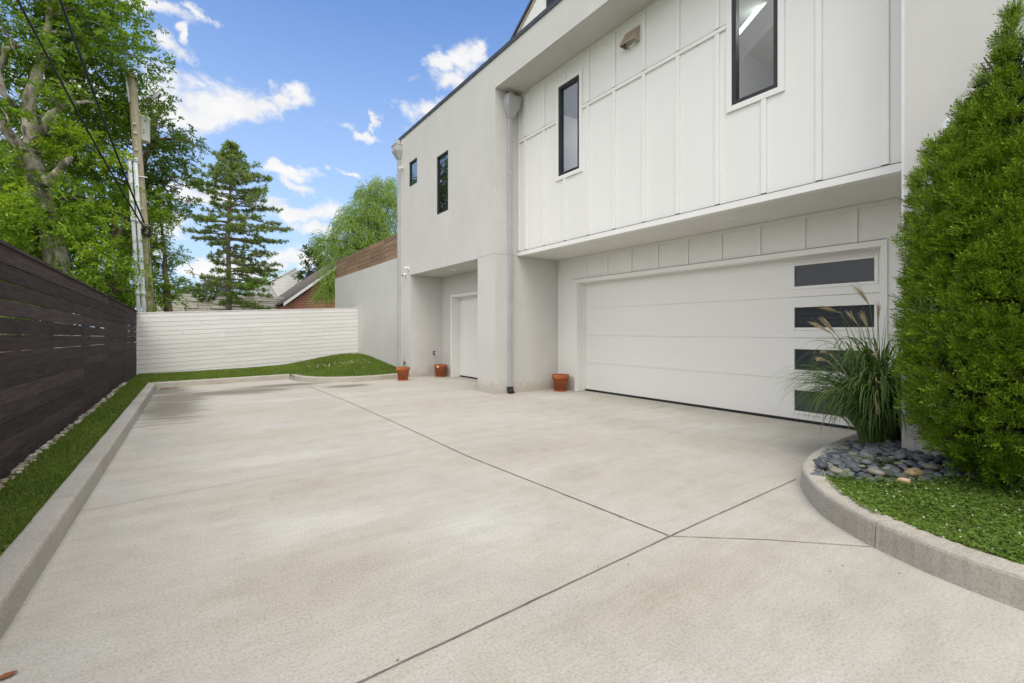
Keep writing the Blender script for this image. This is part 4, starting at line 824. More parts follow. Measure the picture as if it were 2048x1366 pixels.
for i in range(40):
    px = random.uniform(-60, 300); py = random.uniform(375, 610); LC.append(LB(px, py, random.uniform(18.6, 21.5) if px < 200 else random.uniform(21.2, 22.2), (random.uniform(0.75, 1.2), random.uniform(0.7, 1.0), random.uniform(0.3, 0.5))))
leafy_tree('elm_tree', 'low spreading elm with layered bright green foliage just over the dark fence', [([(-3.9, 20.8, 0), (-3.8, 20.7, 2.2), (-3.7, 20.6, 4.2), (-3.6, 20.6, 5.6)], [0.22, 0.18, 0.12, 0.05]), ([(-1.9, 20.9, 0), (-1.9, 20.9, 2.2), (-2.0, 20.8, 4.2)], [0.16, 0.12, 0.05])], LC, MT['leafC'], MT['barkdark'], per=14, K=15, Ls=0.42, leaf=0.11, width=0.055, droop=0.3, clump=0.45, twigs=3,
           extra=[LB(20,385,18.6,(0.5,0.5,0.2)),LB(165,470,18.4,(0.5,0.4,0.2)),LB(200,500,18.9,(0.5,0.4,0.25)),LB(200,425,19.2,(0.5,0.4,0.25)),LB(10,425,18.6,(0.4,0.4,0.25))])
LD_ = [LB(318,520,22.0,(0.5,0.5,0.3)),LB(345,505,22.0,(0.35,0.4,0.2)),LB(322,560,22.2,(0.6,0.5,0.4)),LB(345,540,22.0,(0.4,0.4,0.25)),LB(335,590,22.0,(0.5,0.4,0.3)),LB(300,600,22.3,(0.6,0.5,0.4)),LB(306,470,22.2,(0.35,0.4,0.3)),LB(350,575,22.0,(0.3,0.4,0.2)),LB(318,440,22.0,(0.3,0.4,0.2)),LB(285,560,22.6,(0.7,0.5,0.5)),LB(270,500,22.8,(0.7,0.5,0.5)),LB(362,508,21.8,(0.2,0.3,0.12))]
leafy_tree('elm_tree', 'slender young elm with a thin trunk to the right of the utility pole', [([(0.12, 22.0, 0), atY(336, 620, 22), atY(333, 560, 22), atY(328, 500, 22), atY(322, 440, 22)], [0.14, 0.12, 0.09, 0.06, 0.03])], LD_, MT['leafC'], MT['barkdark'], per=15, K=13, Ls=0.34, leaf=0.11, width=0.05, limb=0.03, clump=0.3)
LE = [LB(random.uniform(-120, 250), random.uniform(330, 610), random.uniform(25, 28), random.uniform(1.2, 1.9)) for i in range(14)]
leafy_tree('shade_tree', 'dim tree filling the gaps behind the layered elm at the far left', [([(-5.5, 26.5, 0), (-5.4, 26.5, 3), (-5.2, 26.4, 7)], [0.3, 0.22, 0.08])], LE, MT['leafB'], MT['barkdark'], per=5, K=13, Ls=0.45, leaf=0.18, width=0.09, twigs=2)
# vine on the pole
vp = [P_(random.uniform(0.06, 0.47))+Vector((random.gauss(0.06, 0.13), -0.2+random.gauss(0, 0.06), 0)) for i in range(60)]
vin = thing('climbing_vine', 'sparse green vine climbing the lower half of the utility pole', 'vine', tuple(foot+Vector((0.1, -0.2, 0))))
leaf_object('leaves', [sprays(np.array([tuple(v) for v in vp]), unit(rng.normal(size=(60, 3))+np.array([0.3, -0.3, 0])), 8, 0.22, 0.08, 0.05)], MT['leafC'], vin)
MB().tube([P_(0.03+i*0.045)+Vector((0.08+0.05*math.sin(i*1.7), -0.17, 0)) for i in range(10)], 0.012, 6).build('stem', MT['barkdark'], vin)

# pine -------------------------------------------------------------
YN = 30.0
pine = thing('pine_tree', 'tall conical pine with tiered open branches rising beyond the middle of the white fence', 'tree', (2.0, YN, 0))
tpp = [(2.12, YN, -0.05), atY(457, 622, YN), atY(458, 560, YN), atY(456, 470, YN), atY(460, 400, YN), atY(463, 340, YN), atY(463, 292, YN)]
mb = MB(); mb.tube([Vector(tpp[0]).lerp(Vector(tpp[1]), k/3) for k in range(3)]+[Vector(a).lerp(Vector(b), k/3) for a, b in zip(tpp[1:-1], tpp[2:]) for k in range(3)]+[Vector(tpp[-1])], [0.19-0.175*(i/18) for i in range(19)], 10)
zs_ = np.array([p[2] for p in tpp]); xs_ = np.array([p[0] for p in tpp])
prof_y = [289, 311, 332, 348, 378, 394, 415, 452, 469, 495, 535, 578, 606, 625]
prof_l = [458, 440, 425, 405, 380, 382, 405, 378, 385, 415, 425, 392, 388, 430]
prof_r = [470, 488, 512, 540, 543, 542, 562, 586, 582, 557, 564, 537, 550, 500]
tb, td, tl = [], [], []
def pine_branch(z0, ang, length, lift, droopt):
    x0 = float(np.interp(z0, zs_, xs_)); a = np.array([x0, YN, z0]); hd = np.array([math.cos(ang), math.sin(ang), 0.0])
    n = 9; path = []
    for i in range(n):
        t = i/(n-1); path.append(a+hd*length*t+np.array([0, 0, lift*length*t-droopt*length*t*t+0.10*length*t**4])+rng.normal(size=3)*0.02*(i > 0))
    r0 = 0.018+0.012*length; mb.tube([Vector(p) for p in path], [r0*(1-0.8*i/(n-1)) for i in range(n)], 5, False)
    side = np.array([-hd[1], hd[0], 0])
    nt_ = int(4+length*6)
    for k in range(nt_):
        t = rng.uniform(0.22, 1.0); i = min(int(t*(n-1)), n-2); p = path[i]+(path[i+1]-path[i])*(t*(n-1)-i)
        s = (1 if k % 2 else -1)*rng.uniform(0.2, 1.0); tlx = (0.24+0.42*min(1.0, length/2.2)*(1-t*0.6))*rng.uniform(0.5, 1.1); d = unit(hd*0.75+side*s+np.array([0, 0, rng.uniform(-0.05, 0.2)]))
        e = p+d*tlx; mb.tube([Vector(p), Vector(e)], [0.012, 0.004], 4, False)
        for q in range(max(2, int(tlx/0.10))):
            u = rng.uniform(0.3, 1.05); tb.append(p+(e-p)*u+rng.normal(size=3)*0.03); td.append(unit(d*0.8+rng.normal(size=3)*0.35+np.array([0, 0, 0.25])))
    for k in range(5): tb.append(path[-1]+rng.normal(size=3)*0.05); td.append(unit(hd+rng.normal(size=3)*0.4+np.array([0, 0, 0.3])))
yy = 293.0
while yy < 618:
    z0 = atY(460, yy, YN)[2]
    wl = (458-np.interp(yy+ (8 if yy < 400 else 0), prof_y, prof_l))*0.0245; wr_ = (np.interp(yy, prof_y, prof_r)-460)*0.0245
    dens = 7 if yy < 380 else 6
    ph = rng.uniform(0, 6.28)
    for k in range(dens):
        ang = ph+k*2*math.pi/dens+rng.normal()*0.25; w = wr_ if math.cos(ang) > 0 else wl; w = w*(0.9+0.1*abs(math.cos(ang)))*(0.55+0.45*min(1.0, (yy-293)/60.0))
        pine_branch(z0+rng.normal()*0.08, ang, max(0.15, w*rng.choice([1.02, 0.9, 0.72, 0.55])), 0.40 if yy < 330 else (0.22 if yy < 430 else 0.08), 0.1 if yy < 430 else 0.22)
    yy += (9 if yy < 340 else 14 if yy < 430 else 16)
for (py, side_, w) in ((385, math.pi, 2.05), (452, math.pi*1.02, 2.05), (478, math.pi*0.95, 1.9), (418, -0.05, 2.5), (456, 0.03, 3.0), (484, -0.08, 2.9), (352, 0.1, 1.9), (592, math.pi, 1.8), (535, 0.0, 2.3), (545, 0.2, 2.4), (420, math.pi, 1.3)):
    pine_branch(atY(460, py-8, YN)[2], side_, w, 0.02, 0.08)
mb.build('trunk', MT['barkpine'], pine, 0, True)
tb = np.array(tb); td = np.array(td).reshape(-1, 3); KN = 10
PB = np.repeat(tb, KN, 0); DD = unit(np.repeat(td, KN, 0)+rng.normal(size=(len(PB), 3))*0.55); NN = unit(np.cross(DD, rdir(len(PB)))); n = len(PB)
leaf_object('crown', [leaf_arrays(PB, DD, NN, rng.uniform(0.12, 0.24, n), rng.uniform(0.022, 0.036, n))], MT['leafP'], pine)

# willow, round tree, dark bush -------------------------------------
YW = 24.0
wil = thing('willow_tree', 'pale green willow with hanging leaves behind the brown fence', 'tree', (8.2, YW, 0))
wl_ = [LB(755,395,24.5,0.7),LB(735,430,24,0.9),LB(775,425,24.6,0.9),LB(700,470,23.6,0.8),LB(740,480,24,1.0),LB(785,470,25,1.0),LB(712,430,24.2,0.6),LB(685,520,23,0.7),LB(720,520,23.6,0.9),LB(672,560,22.8,0.6),LB(690,570,23,0.7),LB(660,500,23.6,0.5),LB(650,480,24,0.35),LB(690,450,24,0.4),LB(800,390,26,0.9),LB(735,385,24.4,0.45),LB(655,590,22.6,0.45),LB(765,368,24.5,0.35),LB(790,520,24.8,1.0)]
mb = MB(); br = [Vector((8.2, YW, 0)), Vector((8.1, YW, 3.0)), Vector((8.0, YW, 5.5))]; mb.tube(br, [0.3, 0.24, 0.16], 10); branches(mb, wl_, [tuple(b) for b in br[1:]], 0.07, 4); mb.build('trunk', MT['barkdark'], wil, 0, True)
SB, SD, SL = [], [], []
for (c, r) in wl_:
    for k in range(int(430*r*r+70)):
        d = rdir(1)[0]; p = np.array(c)+d*r*rng.uniform(0.4, 1.0); L0 = rng.uniform(0.35, 0.9); q = p.copy(); h = unit(np.array([d[0], d[1], rng.uniform(0.1, 1.3)]))
        for j in range(int(L0/0.04)):
            h = unit(h+np.array([0, 0, -0.16])); q = q+h*0.04; SB.append(q.copy()); SD.append(unit(h*0.7+rng.normal(size=3)*0.45+np.array([0, 0, -0.25])))
SB = np.array(SB); SD = np.array(SD); n = len(SB); NN = unit(np.cross(SD, rdir(n)))
leaf_object('crown', [leaf_arrays(SB, SD, NN, rng.uniform(0.08, 0.15, n), rng.uniform(0.018, 0.03, n))], MT['leafW'], wil)
leafy_tree('round_tree', 'dark dense round tree rising behind the shingled roof of the brick house', [([(9.3, 40, 0), (9.3, 40, 4), (9.3, 40, 6)], [0.3, 0.2, 0.1])], [LB(628,522,40,1.0),LB(645,510,40,1.1),LB(620,545,40,0.8),LB(650,540,40,1.2),LB(670,520,40,1.3),LB(638,560,40,1.0)], MT['leafR'], MT['barkdark'], per=9, K=12, Ls=0.4, leaf=0.16, width=0.09, limb=0.05, group=None, twigs=2)
leafy_tree('dark_bush', 'dull dark purplish bush between the young elm and the pine', [([(0.9, 36, 0), (0.9, 36, 2), (0.9, 36, 3.5)], [0.15, 0.12, 0.05])], [LB(370,580,36,0.7),LB(392,572,36,0.9),LB(415,575,36,0.9),LB(385,592,36,0.7),LB(430,585,36,0.8),LB(360,595,36,0.5),LB(410,598,36,0.8),LB(440,560,36,0.4)], MT['leafM'], MT['barkdark'], per=9, K=10, Ls=0.4, leaf=0.13, width=0.07, limb=0.03, group=None, twigs=4)
leafy_tree('round_tree', 'bushy green tree far behind the right side of the pine', [([(5.5, 44, 0), (5.5, 44, 2), (5.5, 44, 3.5)], [0.2, 0.15, 0.1])], [LB(535,560,44,1.0),LB(520,575,44,1.1),LB(548,580,44,0.9),LB(500,585,44,1.0),LB(480,600,44,1.2)], MT['leafA'], MT['barkdark'], per=7, K=12, Ls=0.5, leaf=0.2, width=0.1, limb=0.05, group=None, twigs=2)

# ================================================================== HOUSES BEHIND
YB = 31.0
bh = thing('brick_house', 'red brick house with a brown shingled roof and white rake board beyond the white fence', 'house', (8, YB, 0))
def aB(px, py, d=0.0): v = Vector(atY(px, py, YB)); v.y += d; return tuple(v)
e0, e1 = Vector(aB(567, 607)), Vector(aB(655, 545)); sl_ = (e1.z-e0.z)/(e1.x-e0.x); rx = 9.6; rz = e0.z+sl_*(rx-e0.x)
MB().prism([(e0.x+0.15, YB, 0), (e0.x+0.15, YB, e0.z+sl_*0.15-0.25), (rx, YB, rz-0.25), (2*rx-e0.x-0.15, YB, e0.z+sl_*0.15-0.25), (2*rx-e0.x-0.15, YB, 0)], (0, 9, 0)).build('wall', MT['brick'], bh)
MB().prism([(e0.x, YB-0.3, e0.z), (rx, YB-0.3, rz), (2*rx-e0.x, YB-0.3, e0.z), (2*rx-e0.x, YB-0.3, e0.z+0.1), (rx, YB-0.3, rz+0.1), (e0.x, YB-0.3, e0.z+0.1)], (0, 9.6, 0)).build('roof', MT['shingle'], bh)
MB().prism([(e0.x-0.05, YB-0.34, e0.z-0.17), (rx, YB-0.34, rz-0.17), (rx, YB-0.34, rz+0.03), (e0.x-0.05, YB-0.34, e0.z+0.03)], (0, 0.038, 0)).build('rake_board', MT['whitepaint'], bh)
YV = 42.0
vh2 = thing('white_house', 'white clapboard house gable beside the roof of the brick house', 'house', (8, YV, 0))
q = lambda px, py: Vector(atY(px, py, YV))
a, b, c = q(541, 566), q(592, 537), q(612, 557)
clap = MB()
zt = b.z; z = 1.0
while z < zt-0.02:
    z1_ = min(z+0.16, zt)
    def xr(zz):
        xl = a.x if zz < a.z else a.x+(b.x-a.x)*(zz-a.z)/(b.z-a.z); k = (c.z-b.z)/(c.x-b.x); xrr = b.x+(zz-b.z)/k; return xl, min(xrr, b.x+6)
    l0, r0 = xr(z); l1, r1 = xr(z1_)
    clap.hexa([(l0, YV-0.03, z), (r0, YV-0.03, z), (r0, YV+0.5, z), (l0, YV+0.5, z)], [(l1, YV, z1_), (r1, YV, z1_), (r1, YV+0.5, z1_), (l1, YV+0.5, z1_)]); z = z1_
clap.build('wall', MT['whitepaint'], vh2)
d = q(563, 606)
MB().prism([tuple(a+Vector((-0.12, -0.4, 0))), tuple(d+Vector((-0.12, -0.4, -1.2*0))), tuple(d+Vector((0.12, -0.4, 0))), tuple(a+Vector((0.1, -0.4, 0.05)))], (0, 0.3, 0)).build('rake_board', MT['whitepaint'], vh2)
MB().prism([tuple(a+Vector((-0.2, -0.1, 0))), tuple(b+Vector((0, -0.1, 0.02))), tuple(b+Vector((0, -0.1, 0.14))), tuple(a+Vector((-0.2, -0.1, 0.12)))], (0, 6, 0)).build('roof', MT['whitepaint'], vh2)
gp = MB().prism([tuple(q(500, 582)), tuple(q(541, 567)), tuple(q(562, 606)), tuple(q(562, 640)), tuple(q(490, 640))], (0, 1.5, 0)).build('porch_roof', MT['metalroof'], vh2)
sw = thing('stone_wall', 'low pale layered stone wall seen behind the foot of the pine', 'wall', (2, 34, 0))
m = MB(); z = 0
for r in range(24):
    h = random.uniform(0.12, 0.2); x = -1.5
    while x < 6.4:
        w = random.uniform(0.5, 1.6); m.box(x, x+w-0.02, 34+random.uniform(-0.05, 0.05), 34.5, z, z+h-0.015); x += w
    z += h
    if z > 3.45: break
m.build('stones', MT['stone'], sw)

# ================================================================== POTS
def pot(label, x, y, z, r=0.185, h=0.33):
    t = thing('flower_pot', label, 'flower pot', (x, y, z), 'terracotta flower pots by the garage walls')
    rb = r*0.66
    MB().lathe((x, y, z+0.022), [(0, 0), (rb, 0), (r*0.90, h*0.76), (r*0.985, h*0.765), (r*1.0, h*0.785), (r*1.0, h*0.985), (r*0.985, h), (r*0.93, h), (r*0.90, h*0.97), (r*0.86, h*0.86)], 40).build('pot_body', MT['terracotta'], t, 0, True)
    MB().lathe((x, y, z), [(0, 0.001), (rb*1.08, 0.001), (rb*1.22, 0.035), (rb*1.16, 0.038), (rb*1.04, 0.021), (0, 0.021)], 36).build('saucer', MT['terracotta'], t, 0, True)
    MB().lathe((x, y, z+0.022), [(0, h*0.88), (r*0.87, h*0.865)], 24).build('soil', MT['soil'], t)
    return t
p1 = pot('terracotta pot with leafy seedling and wire hoop where the curved kerb ends', 4.83, 11.72, 0)
p2 = pot('terracotta pot with a white sticker inside the stucco recess', 6.08, 12.0, 0)
p3 = pot('plain empty terracotta pot in the corner beside the big garage door', 6.80, 7.62, 0, 0.19, 0.34)
MB().box(5.925, 5.945, 11.83, 11.885, 0.27, 0.325).build('sticker', MT['label'], p2)
sp = thing('potted_seedling', 'small bright green seedling growing in the pot by the curved kerb', 'plant', (4.87, 11.72, 0.31))
MB().tube([(4.87, 11.72, 0.30), (4.87, 11.71, 0.42), (4.88, 11.71, 0.54)], [0.006, 0.005, 0.003], 6).build('stem', MT['leafC'], sp)
k = 34; B = np.array([[4.875, 11.715, 0.33]])+rng.uniform(-1, 1, (k, 3))*np.array([0.035, 0.035, 0])+np.array([0, 0, 1])*rng.uniform(0, 0.22, (k, 1)); D = unit(rng.normal(size=(k, 3))*np.array([1, 1, 0.35])+np.array([0, 0, 0.35]))
leaf_object('leaves', [leaf_arrays(B, D, unit(np.cross(np.cross(D, [0, 0, 1.0]), D)), rng.uniform(0.05, 0.085, k), rng.uniform(0.03, 0.045, k))], MT['leafY'], sp)
hoop = MB()
for dx in (-0.13, 0.02): hoop.tube([(4.80+dx, 11.70, 0.28), (4.80+dx, 11.70, 0.56)], 0.003, 5)
hoop.tube([(4.80+0.17*math.cos(t)-0.02, 11.70+0.12*math.sin(t), 0.56) for t in [i*math.pi/8 for i in range(17)]], 0.003, 5)
tag(hoop.build('wire_hoop', MT['silver']), 'thin wire plant support standing in the pot by the curved kerb', 'plant support')
k = 10; B = np.array([[6.08, 12.0, 0.31]])+rng.uniform(-1, 1, (k, 3))*np.array([0.12, 0.12, 0]); D = unit(rng.normal(size=(k, 3))*0.5+np.array([0, 0, 1.0]))
tag(leaf_object('seedlings', [leaf_arrays(B, D, unit(np.cross(D, rdir(k))), rng.uniform(0.06, 0.12, k), rng.uniform(0.008, 0.014, k))], MT['reed']), 'sparse wispy shoots sticking out of the pot with the white sticker', 'plant', kind='stuff')

# ================================================================== ARBORVITAE
AC = np.array([4.92, 0.60])
arb = thing('arborvitae', 'large conical bright green arborvitae against the stucco wall at the right edge', 'tree', (4.9, 0.66, 0.2))
az_ = [0.28, 0.38, 0.55, 0.80, 1.2, 1.6, 2.0, 2.4, 2.7, 2.95, 3.15, 3.35, 3.55, 3.72]
ar_ = [0.24, 0.38, 0.48, 0.54, 0.57, 0.55, 0.47, 0.36, 0.26, 0.20, 0.15, 0.10, 0.05, 0.01]
def arb_pts(n, cx, cy, zz, rr, z0, z1, sx=1.0):
    z = z0+(z1-z0)*rng.uniform(0, 1, n*3); r = np.interp(z, zz, rr); keep = rng.uniform(0, 0.75, len(z)) < r; z = z[keep][:n]; r = r[keep][:n]
    a = rng.uniform(0, 2*math.pi, len(z)); return z, r, a
def fronds(base, axis, size, nb=7):
    """base (M,3), axis (M,3): flat feathery sprays of small scale leaves"""
    M = len(base); Nn = unit(np.cross(axis, rdir(M))); S = unit(np.cross(axis, Nn)); out = []
    stems = [(0.0, 0.0, 1.0)]+[(0.18+0.62*k/(nb-1), (1 if k % 2 else -1)*rng.uniform(0.75, 0.95), 0.52-0.25*k/(nb-1)) for k in range(nb)]
    for (t0, ang, ln) in stems:
        d = unit(axis*math.cos(ang)+S*math.sin(ang)+Nn*rng.normal(size=(M, 1))*0.18); p0 = base+axis*size*t0
        segs = 5 if ln > 0.8 else 4
        for j in range(segs):
            u0 = j/segs; P = p0+d*size*ln*u0+Nn*size*0.10*u0*u0
            dd = unit(d+S*rng.normal(size=(M, 1))*0.35+rng.normal(size=(M, 3))*0.12)
            L0 = (size*ln/segs*1.45).reshape(-1); out.append(leaf_arrays(P, dd, unit(Nn+rng.normal(size=(M, 3))*0.3), L0, L0*0.40, 0.1, 0.5))
    return out
def arb_foliage(dmin, cx, cy, zz, rr, z0, z1, per, fs, kr=0.088, inset=0.045):
    z, r, a = arb_pts(6000, cx, cy, zz, rr, z0, z1); C3 = np.stack([cx+np.cos(a)*np.maximum(r-inset, 0.01), cy+np.sin(a)*np.maximum(r-inset, 0.01), z], 1); keep = []
    for i in range(len(C3)):
        if math.cos(a[i]) > 0.72 and C3[i, 0] > 5.12: continue
        if not keep or np.min(np.sum(((C3[keep]-C3[i])*np.array([1, 1, 0.72]))**2, 1)) > dmin*dmin: keep.append(i)
    cc = C3[keep]; a = a[keep]; n = len(cc); sz = rng.uniform(0.75, 1.25, n)*np.clip(0.45+np.interp(cc[:, 2], zz, rr)*2.2, 0.4, 1.0)
    o = np.stack([np.cos(a), np.sin(a), np.zeros(n)], 1); ax = unit(o*0.62+np.array([0, 0, 0.78])+rng.normal(size=(n, 3))*0.16)
    idx = np.repeat(np.arange(n), per); d = rdir(len(idx)); d = unit(d+ax[idx]*0.75); k = kr*sz[idx][:, None]
    B = cc[idx]+d*k*np.array([1, 1, 1.45])*rng.uniform(0.35, 1.0, (len(idx), 1)); A = unit(ax[idx]*0.75+d*0.75+rng.normal(size=(len(idx), 3))*0.25)
    B[:, 0] = np.minimum(B[:, 0], 5.24); kp = ~((B[:, 0] > 5.2) & (A[:, 0] > 0.3)); B, A = B[kp], A[kp]; A[:, 0] = np.where(B[:, 0] > 5.12, -np.abs(A[:, 0]), A[:, 0])
    return fronds(B, A, rng.uniform(fs*0.75, fs*1.25, (len(B), 1)))
fol = arb_foliage(0.112, AC[0], AC[1], az_, ar_, 0.24, 3.62, 44, 0.096)
fol += arb_foliage(0.105, 4.84, 0.84, [1.7, 2.1, 2.5, 2.72, 2.86, 2.95], [0.28, 0.30, 0.25, 0.16, 0.08, 0.02], 1.7, 2.9, 36, 0.088)
fol += arb_foliage(0.10, 4.88, 0.76, [2.4, 2.8, 3.0, 3.08, 3.14], [0.20, 0.15, 0.09, 0.05, 0.02], 2.4, 3.1, 32, 0.085)
fol += arb_foliage(0.105, 4.52, 0.60, [1.0, 1.3, 1.6, 1.85, 2.05], [0.10, 0.22, 0.2, 0.12, 0.02], 1.0, 2.0, 36, 0.088)
fol += fronds(np.stack([AC[0]+rng.normal(size=160)*0.02, AC[1]+rng.normal(size=160)*0.02, rng.uniform(3.1, 3.66, 160)], 1), unit(rng.normal(size=(160, 3))*0.5+np.array([0, 0, 1.0])), np.full((160, 1), 0.08))
for (c0, hh) in (((4.84, 0.85, 2.93), 0.17), ((4.88, 0.76, 3.12), 0.17), ((4.90, 0.61, 3.62), 0.24), ((4.94, 0.58, 3.60), 0.16), ((4.52, 0.62, 2.02), 0.16)):
    B = np.array([c0])+np.array([0, 0, 1])*np.linspace(0, hh, 7)[:, None]; D = unit(rng.normal(size=(7, 3))*0.35+np.array([0, 0, 1.0])); fol += fronds(B, D, np.full((7, 1), 0.075), 5)
leaf_object('crown', fol, MT['arb'], arb)
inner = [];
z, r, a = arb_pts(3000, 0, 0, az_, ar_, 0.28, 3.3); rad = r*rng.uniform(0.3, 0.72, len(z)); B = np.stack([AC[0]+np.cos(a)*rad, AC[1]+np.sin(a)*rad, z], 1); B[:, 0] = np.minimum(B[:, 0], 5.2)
leaf_object('inner_foliage', fronds(B, rdir(len(B)), rng.uniform(0.11, 0.17, (len(B), 1)), 6), MT['arbshade'], arb)
tm = MB(); tm.tube([(4.95, 0.66, 0.1), (4.93, 0.66, 1.5), (4.92, 0.65, 3.4)], [0.06, 0.045, 0.01], 10)
for i in range(60):
    zz0 = 0.3+3.0*i/60; aa = i*2.4; rr0 = float(np.interp(zz0, az_, ar_))*0.8; e = (min(4.94+math.cos(aa)*rr0, 5.22), 0.66+math.sin(aa)*rr0, zz0+0.22); tm.tube([(4.94, 0.66, zz0), e], [0.014, 0.004], 5, False)
tm.build('trunk', MT['barkdark'], arb, 0, True)

# ================================================================== ORNAMENTAL GRASS
GX, GY, GZ = 5.70, 1.60, 0.17
mis = thing('ornamental_grass', 'tall clump of arching ornamental grass with tan seed plumes beside the big garage door', 'plant', (GX, GY, GZ))
def ribbon_blades(name, specs, mat, parent, seg=12):
    V, Fq = [], []
    for (p, az0, lean, L0, w, drp) in specs:
        p = Vector(p); el = math.pi/2-lean; base = len(V); s = Vector((-math.sin(az0), math.cos(az0), 0)); tw = random.uniform(-0.6, 0.6)
        for i in range(seg+1):
            t = i/seg; ww = w*(0.55+0.9*t if t < 0.4 else 0.91*(1-t)/0.6+0.02)*0.5
            ss = (s*math.cos(tw*t)+Vector((0, 0, 1))*math.sin(tw*t)); V.append(tuple(p+ss*ww)); V.append(tuple(p-ss*ww))
            el = max(el, -1.45); d = Vector((math.cos(az0)*math.cos(el), math.sin(az0)*math.cos(el), math.sin(el))); p = p+d*(L0/seg); el -= drp*(0.30+1.4*t)/seg; az0 += random.gauss(0, 0.03)
        for i in range(seg): Fq.append((base+2*i, base+2*i+1, base+2*i+3, base+2*i+2))
    return from_np(name, V, Fq, mat, parent)
specs = []
for i in range(560):
    a = random.uniform(0, 2*math.pi); r = 0.19*math.sqrt(random.random()); L0 = random.uniform(0.85, 1.4)
    if math.cos(a) > 0.75 and random.random() < 0.5: continue
    specs.append(((GX+math.cos(a)*r, GY+math.sin(a)*r*0.8, GZ), a+random.gauss(0, 0.35), random.uniform(0.0, 0.20), L0, random.uniform(0.015, 0.026), random.uniform(2.6, 3.7)))
for i in range(200):
    a = random.uniform(0, 2*math.pi); specs.append(((GX+math.cos(a)*0.16, GY+math.sin(a)*0.13, GZ), a, random.uniform(0.10, 0.4), random.uniform(0.5, 0.95), random.uniform(0.012, 0.020), random.uniform(2.0, 3.2)))
for i in range(560):
    a = random.uniform(0, 2*math.pi); r = random.uniform(0.10, 0.27); h = random.uniform(0.15, 0.8)
    specs.append(((GX+math.cos(a)*r, GY+math.sin(a)*r, GZ+h), a+random.gauss(0, 0.4), random.uniform(0.2, 0.8), random.uniform(0.4, 0.8), random.uniform(0.013, 0.022), random.uniform(3.0, 4.2)))
for i in range(36):
    a = random.uniform(0, 2*math.pi); specs.append(((GX, GY, GZ), a, random.uniform(0.05, 0.22), random.uniform(1.2, 1.6), random.uniform(0.008, 0.014), random.uniform(0.5, 1.1)))
ribbon_blades('blades', specs, MT['reed'], mis)
def plume(tip, bend, ln=0.24, fan=0.35):
    """tip: where the plume starts; bend: direction it sweeps"""
    t = Vector(tip); b0 = Vector((GX+random.uniform(-.08, .08), GY+random.uniform(-.06, .06), GZ)); mid = b0.lerp(t, 0.55)+Vector((0, 0, 0.22))*(1 if t.z > 1.0 else 2.2)
    path = [b0*(1-u)**2+mid*2*u*(1-u)+t*u*u for u in [i/12 for i in range(13)]]
    st = MB().tube(path, [0.0042]*9+[0.0032]*4, 5).build('stalk', MT['plume'] if t.z < 1.1 else MT['reed'], mis, 0, True)
    d0 = Vector(bend).normalized(); n = 40; k = 5; V, Fq = [], []
    for i in range(n):
        u = random.random()*0.4; p = t+d0*ln*u; d = (d0+Vector(rdir(1)[0])*fan).normalized(); L0 = ln*random.uniform(0.55, 0.9); base = len(V); s = d.cross(Vector(rdir(1)[0])).normalized()
        for j in range(k+1):
            w = 0.0040*(1-0.75*j/k); V += [tuple(p+s*w), tuple(p-s*w)]; p = p+d*(L0/k); d = (d+Vector((0, 0, -0.07))).normalized()
        Fq += [(base+2*j, base+2*j+1, base+2*j+3, base+2*j+2) for j in range(k)]
    from_np('seed_plume', V, Fq, MT['plume'], mis)
gd = lambda px, py, t: Vector((0, 0, HC))+ray(px, py)*t
for (px, py, t, dx, dz, ln, fan) in ((1740, 612, 4.55, -0.5, 0.75, 0.26, 0.16), (1682, 626, 4.5, -0.9, 0.35, 0.24, 0.14), (1664, 668, 4.4, -0.75, 0.5, 0.24, 0.16), (1672, 668, 4.5, -0.6, 0.7, 0.24, 0.15), (1716, 650, 4.5, -0.5, 0.8, 0.18, 0.2), (1735, 655, 4.6, -0.3, 0.8, 0.18, 0.25), (1756, 645, 4.6, 0.05, 0.9, 0.20, 0.15),
                                  (1655, 722, 4.4, -0.9, 0.3, 0.12, 0.25), (1758, 700, 4.3, -0.2, -0.2, 0.08, 0.4), (1752, 762, 4.2, 0.8, -0.25, 0.09, 0.25), (1750, 795, 4.15, 0.25, -0.9, 0.15, 0.25), (1660, 708, 4.5, -0.7, 0.3, 0.10, 0.3)):
    plume(gd(px, py, t), (dx*cT, -dx*sT, dz), ln*0.88, fan)

# ================================================================== RIVER STONES
def rock_mesh(i):
    rs = np.random.default_rng(100+i); n1, n2 = 14, 9; V = []; a = rs.uniform(0.75, 1.0); f = rs.uniform(0.42, 0.58); ph = rs.uniform(0, 6, 4)
    for j in range(n2+1):
        th_ = math.pi*j/n2
        for k in range(n1):
            p = 2*math.pi*k/n1; w = 1+0.07*math.sin(2*p+ph[0])+0.05*math.sin(3*p+ph[1])+0.04*math.sin(th_*3+ph[2]); e = abs(math.sin(th_))**0.85
            V.append((w*e*math.cos(p), w*a*e*math.sin(p), f*math.cos(th_)*w))
    Fq = [(j*n1+k, (j+1)*n1+k, (j+1)*n1+(k+1) % n1, j*n1+(k+1) % n1) for j in range(n2) for k in range(n1)]
    me = bpy.data.meshes.new('river_stone'); me.from_pydata(V, [], Fq); me.polygons.foreach_set('use_smooth', [True]*len(Fq)); me.update(); return me
RM = []
for i in range(12):
    me = rock_mesh(i); me.materials.append(STONES[[0, 1, 0, 2, 0, 1, 3, 0, 2, 0, 1, 0][i]]); RM.append(me)
RLAB = ['smooth blue-grey river stone in the pebble bed under the arborvitae', 'smooth light grey river stone in the pebble bed under the arborvitae', 'smooth near-black river stone in the pebble bed under the arborvitae', 'smooth olive-grey river stone in the pebble bed under the arborvitae']
RI = [0, 1, 0, 2, 0, 1, 3, 0, 2, 0, 1, 0]
